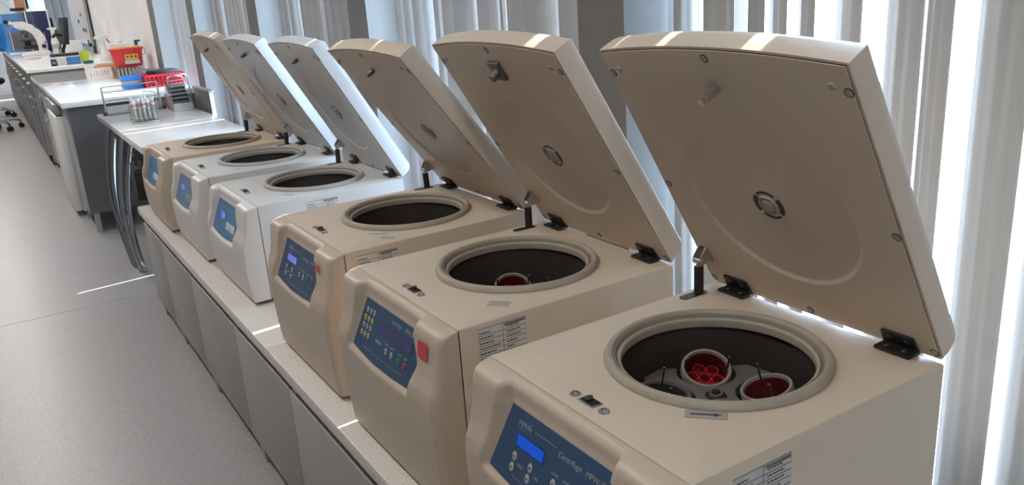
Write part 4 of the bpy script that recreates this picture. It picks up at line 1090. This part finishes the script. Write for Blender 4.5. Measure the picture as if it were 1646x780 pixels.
bm = nb(); sx([(.02, .40), (.15, .405), (.165, .37), (.15, .335), (.08, .30), (.03, .31)], bm, -.05, .05); bmesh.ops.bevel(bm, geom=bm.edges[:], offset=.010, segments=2, affect='EDGES'); hd = obj('head', bm, 'white_plastic', t)
for s in (-1, 1):
    bm = nb(); cyl(bm, (s*.03, .14, .375), (s*.03, .20, .40), .019, n=16); e_ = obj('eyepiece_tube', bm, 'white_plastic', t)
    bm = nb(); cyl(bm, (s*.03, .20, .40), (s*.03, .245, .418), .022, n=16); obj('eyepiece', bm, 'black', e_)
bm = nb(); cyl(bm, (0, .05, .30), (0, .045, .26), .045, .038, n=20); obj('nosepiece', bm, 'cab_dark', t)
for q in range(4):
    a = q*PI/2+.4; bm = nb(); cyl(bm, (.02*math.cos(a), .045+.02*math.sin(a), .265), (.034*math.cos(a), .045+.034*math.sin(a), .215), .011, .007, n=12); obj('objective', bm, 'chrome' if q % 2 else 'black', t)
bm = nb(); box2(bm, (-.08, -.04, .175), (.08, .12, .19), bev=.003); obj('stage', bm, 'black', t)
bm = nb(); cyl(bm, (0, .045, .175), (0, .045, .11), .03, .036, n=18); box2(bm, (-.05, -.05, .085), (.05, .10, .12), bev=.005); obj('condenser', bm, 'black', t)
bm = nb(); cyl(bm, (-.056, -.115, .105), (-.078, -.115, .105), .024, n=20); obj('focus_knob', bm, 'black', t)
bm = nb(); cyl(bm, (-.056, -.14, .15), (-.066, -.14, .15), .010, n=14); obj('lamp_switch', bm, 'black', t)
bm = nb(); tube(bm, [(-.02, .155, .36), (-.02, .20, .33), (-.02, .235, .275)], .012, 8); obj('observer_tube', bm, 'clear_plastic', t)

# screens, drum and boxes behind the microscope
t = thing('blue_drum', 'large bright blue plastic drum at the far end of the bench', 'drum', (13.3, .20, CZ))
bm = nb(); lathe(bm, [(0, 0), (.15, 0), (.165, .02), (.17, .10), (.166, .11), (.172, .13), (.172, .36), (.165, .40), (.12, .45), (.05, .47), (0, .47)], 36); obj('drum_body', bm, 'blue_plastic', t)
bm = nb(); lathe(bm, [(0, .50), (.03, .50), (.032, .47), (0, .47)], 16); obj('drum_cap', bm, 'blue_plastic', t)
t.location = (13.3, -.02+.06, CZ)
t = thing('blue_screen_panel', 'clear blue plastic shield standing behind the microscope eyepieces', 'shield', (12.1, -.02, CZ))
bm = nb(); box2(bm, (-.005, -.13, 0), (.005, .12, .50)); obj('shield_sheet', bm, 'blue_clear', t)
bm = nb(); box2(bm, (-.05, -.13, 0), (.05, .12, .012)); obj('shield_foot', bm, 'white_plastic', t)
t = thing('navy_cabinet_box', 'dark navy instrument box with white edges behind the microscope', 'instrument', (12.0, -.29, CZ))
bm = nb(); box2(bm, (-.14, -.12, .0), (.14, .14, .51), bev=.008); obj('instrument_body', bm, 'navy', t)
bm = nb(); box2(bm, (-.146, -.135, .0), (-.13, -.115, .52)); obj('edge_strip', bm, 'white_plastic', t)
bm = nb(); box2(bm, (-.146, .118, .0), (-.13, .135, .52)); obj('edge_strip', bm, 'white_plastic', t)
bm = nb(); box2(bm, (-.143, .05, .02), (-.1405, .057, .50)); obj('door_gap', bm, 'panel_pale', t)
bm = nb(); tube(bm, [(.0, -.125, .42), (.0, -.165, .40), (0, -.165, .28), (0, -.125, .26)], .014, 8); obj('side_handle', bm, 'black', t)
t = thing('grey_flat_screen', 'dark grey flat screen behind the microscope stage', 'screen', (11.45, -.07, CZ))
bm = nb(); box2(bm, (-.012, -.15, .06), (.012, .13, .28), bev=.004); obj('screen_body', bm, 'cab_dark', t)
bm = nb(); box2(bm, (-.06, -.08, 0), (.06, .06, .01)); box2(bm, (-.01, -.03, .01), (.01, .01, .06)); obj('screen_foot', bm, 'cab_dark', t)
bm = nb(); box2(bm, (-.014, .131, .06), (.014, .137, .285)); obj('edge_strip', bm, 'white_plastic', t)
t = thing('desk_lamp', 'bench lamp with white tube arm and black head over the far bench', 'lamp', (12.9, -.12, CZ))
bm = nb(); cyl(bm, (0, -.06, 0), (0, -.06, .015), .07, n=24); obj('lamp_base', bm, 'black', t)
bm = nb(); tube(bm, [(0, -.06, .01), (0, -.03, .30), (0, 0, .52)], .012, 8); tube(bm, [(0, 0, .52), (-.02, .10, .62), (-.05, .24, .78), (-.05, .30, .86)], .012, 8); obj('lamp_arm', bm, 'white_plastic', t)
bm = nb(); box2(bm, (-.06, -.10, .53), (.06, .07, .57), bev=.01); obj('lamp_head', bm, 'black', t)
t = thing('wooden_post', 'orange wooden post standing by the far bench lamp', 'post', (13.6, -.22, CZ))
bm = nb(); box2(bm, (-.05, -.06, .0), (.05, .07, 1.2), bev=.004); obj('post_body', bm, 'wood', t)
bm = nb(); box2(bm, (-.03, -.10, .55), (.03, -.07, .90), bev=.01); obj('black_handle', bm, 'black', t)
# monitor seen on edge with its stand
t = thing('black_monitor', 'thin black monitor turned edge-on with cable on the far bench', 'monitor', (10.3, -.42, CZ), math.radians(8))
bm = nb(); box(bm, (0, -.012, .27), (.34, .030, .30), Matrix.Rotation(.14, 3, 'X'), bev=.008); obj('screen_body', bm, 'black', t)
bm = nb(); tube(bm, [(0, .0, .14), (0, .035, .06), (0, .04, .01)], .018, 8); obj('monitor_neck', bm, 'black', t)
bm = nb(); box2(bm, (-.10, -.09, 0), (.10, .09, .010), bev=.004); obj('monitor_foot', bm, 'black', t)
bm = nb(); tube(bm, [(-.03, .03, .22), (-.05, .10, .24), (-.05, .13, .21)], .020, 8); obj('mount_arm', bm, 'black', t)
bm = nb(); tube(bm, [(-.08, .02, .15), (-.10, .07, .13), (-.10, .10, .07), (-.10, .09, .012)], .006, 6); obj('cable', bm, 'black', t)
t = thing('keyboard', 'black keyboard lying on white papers beside the microscope', 'keyboard', (9.75, -.36, CZ+.024))
bm = nb(); box2(bm, (-.07, -.16, 0), (.07, .16, .018), bev=.004); obj('key_deck', bm, 'black', t)
bm = nb()
for r in range(4):
    for c in range(12): box2(bm, (-.055+.028*r, -.147+.0247*c, .018), (-.033+.028*r, -.128+.0247*c, .023))
kk = obj('key_caps', bm, 'cab_dark', t, smooth=0); kk['kind'] = 'stuff'
t = thing('paper_stack', 'stack of white papers beside the microscope on the far bench', 'papers', (9.9, -.36, CZ))
for q in range(3):
    bm = nb(); box(bm, (.01*q, -.01*q, .004+.008*q), (.50-.04*q, .42-.03*q, .0075), Matrix.Rotation(.05*q-.04, 3, 'Z')); obj('sheet_pile', bm, 'white_plastic', t)
t = thing('white_tissue_box', 'white box standing behind the papers on the far bench', 'box', (11.2, -.56, CZ))
bm = nb(); box2(bm, (-.10, -.11, 0), (.10, .11, .13), bev=.006); obj('box_body', bm, 'white_plastic', t)
bm = nb(); box2(bm, (-.05, -.03, .13), (.05, .03, .133)); obj('box_opening', bm, 'paper', t)
spray_bottle('small white spray bottle beside red and green bottles on the far bench', (11.7, -.42, CZ), PI, 1.05)
t = thing('red_carton', 'small red carton beside the far spray bottle', 'box', (11.75, -.30, CZ)); bm = nb(); box2(bm, (-.04, -.035, 0), (.04, .035, .24), bev=.004); obj('carton_body', bm, 'red_plastic', t)
bm = nb(); box2(bm, (-.041, -.036, .05), (-.039, .036, .12)); obj('carton_label', bm, 'paper', t)
t = thing('green_bottle', 'dark green bottle behind the far spray bottle', 'bottle', (12.35, -.50, CZ)); bm = nb(); lathe(bm, [(0, 0), (.06, 0), (.062, .02), (.062, .2), (.03, .25), (.02, .27), (0, .27)], 20); obj('bottle_body', bm, 'green', t)
bm = nb(); lathe(bm, [(0, .295), (.022, .295), (.024, .27), (0, .27)], 16); obj('bottle_cap', bm, 'black', t)
# boxes near the edge of the far bench
t = thing('navy_carton', 'small navy carton on the near edge of the far bench', 'box', (8.32, -.125, CZ)); bm = nb(); box2(bm, (-.04, -.022, 0), (.04, .022, .062), bev=.002); obj('carton_body', bm, 'navy', t)
bm = nb(); box2(bm, (-.041, -.015, .02), (-.0395, .015, .04)); obj('carton_label', bm, 'panel_pale', t)
t = thing('grey_carton', 'pale grey carton beside the navy carton on the far bench', 'box', (8.34, -.195, CZ)); bm = nb(); box2(bm, (-.05, -.042, 0), (.05, .042, .068), bev=.002); obj('carton_body', bm, 'paper', t)
bm = nb(); box2(bm, (-.051, -.002, .002), (-.0495, .002, .066)); obj('carton_seam', bm, 'tape_grey', t)
t = thing('tissue_carton', 'blue patterned tissue carton on the near edge of the far bench', 'box', (8.36, -.30, CZ)); bm = nb(); box2(bm, (-.06, -.058, 0), (.06, .058, .066), bev=.002); obj('carton_body', bm, 'blue_plastic', t)
bm = nb(); prism(bm, [(-.055, .01), (.0, .018), (.055, .012), (.055, .034), (0, .042), (-.05, .028)], lambda p, l: (l, p[0], p[1]), -.0612, -.0602); obj('wave_print', bm, 'panel_pale', t)
t = thing('lime_cup', 'lime green square cup holding white papers on the far bench', 'cup', (8.38, -.405, CZ)); bm = nb(); open_box(bm, .09, .085, .11, .003, .75); obj('cup_body', bm, 'lime', t, smooth=0)
g = thing('paper_bundle', 'bundle of white papers standing in the lime cup', 'papers', (8.38, -.395, CZ+.004))
for q in range(4):
    bm = nb(); box(bm, (0, -.02+.012*q, .075), (.055, .002, .14), Matrix.Rotation(.15-.1*q, 3, 'X')); obj('sheet', bm, 'white_plastic', g)
# whiteboard with magnets on the far pillar
t = thing('magnet_board', 'narrow white board with coloured magnets on the far pillar', 'board', (10.28, -.690, 1.0))
bm = nb(); box2(bm, (-.20, -.008, 0), (1.6, .012, 1.5)); obj('board_sheet', bm, 'board', t)
bm = nb(); box2(bm, (-.215, -.010, -.012), (-.20, .018, 1.512)); obj('frame_strip', bm, 'alu', t)
for (x, z, m) in ((.35, .34, 'red_print'), (.12, .16, 'green'), (.34, .165, 'black'), (.10, .03, 'black'), (.7, .26, 'black')):
    bm = nb(); cyl(bm, (x, .012, z), (x, .022, z), .022, n=14); obj('magnet', bm, m, t)
bm = nb(); box2(bm, (-.14, .012, -.02), (-.04, .04, .02), bev=.006); obj('pen_clip', bm, 'black', t)

# ------------------------------------------------------------------ swivel chairs
def chair(label, loc, rz):
    t = thing('swivel_chair', label, 'chair', loc, rz)
    for q in range(5):
        a = q*2*PI/5; c, s = math.cos(a), math.sin(a)
        bm = nb(); tube(bm, [(c*.03, s*.03, .125), (c*.12, s*.12, .125), (c*.24, s*.24, .105), (c*.295, s*.295, .085)], .016, 8); lg = obj('base_arm', bm, 'chrome', t)
        bm = nb(); px, py = c*.29, s*.29
        for e_ in (-1, 1): cyl(bm, (px-s*.012*e_, py+c*.012*e_, .030), (px-s*.028*e_, py+c*.028*e_, .030), .030, n=16)
        cyl(bm, (px, py, .03), (px, py, .09), .010, n=10); obj('castor', bm, 'black', lg)
    bm = nb(); cyl(bm, (0, 0, .09), (0, 0, .30), .028, n=18); cyl(bm, (0, 0, .30), (0, 0, .54), .016, n=14); obj('gas_lift', bm, 'chrome', t)
    bm = nb(); box2(bm, (-.10, -.07, .53), (.10, .07, .57), bev=.01); obj('mechanism', bm, 'black', t)
    bm = nb(); lathe(bm, [(0, .57), (.19, .57), (.215, .59), (.22, .62), (.20, .645), (0, .65)], 32); obj('seat', bm, 'black', t)
    return t
chair('black swivel stool on chrome castor base, closer one at the aisle edge', (11.62, .455, 0), math.radians(-78))
chair('black swivel stool farther down the aisle by the far bench', (13.2, .46, 0), .5)
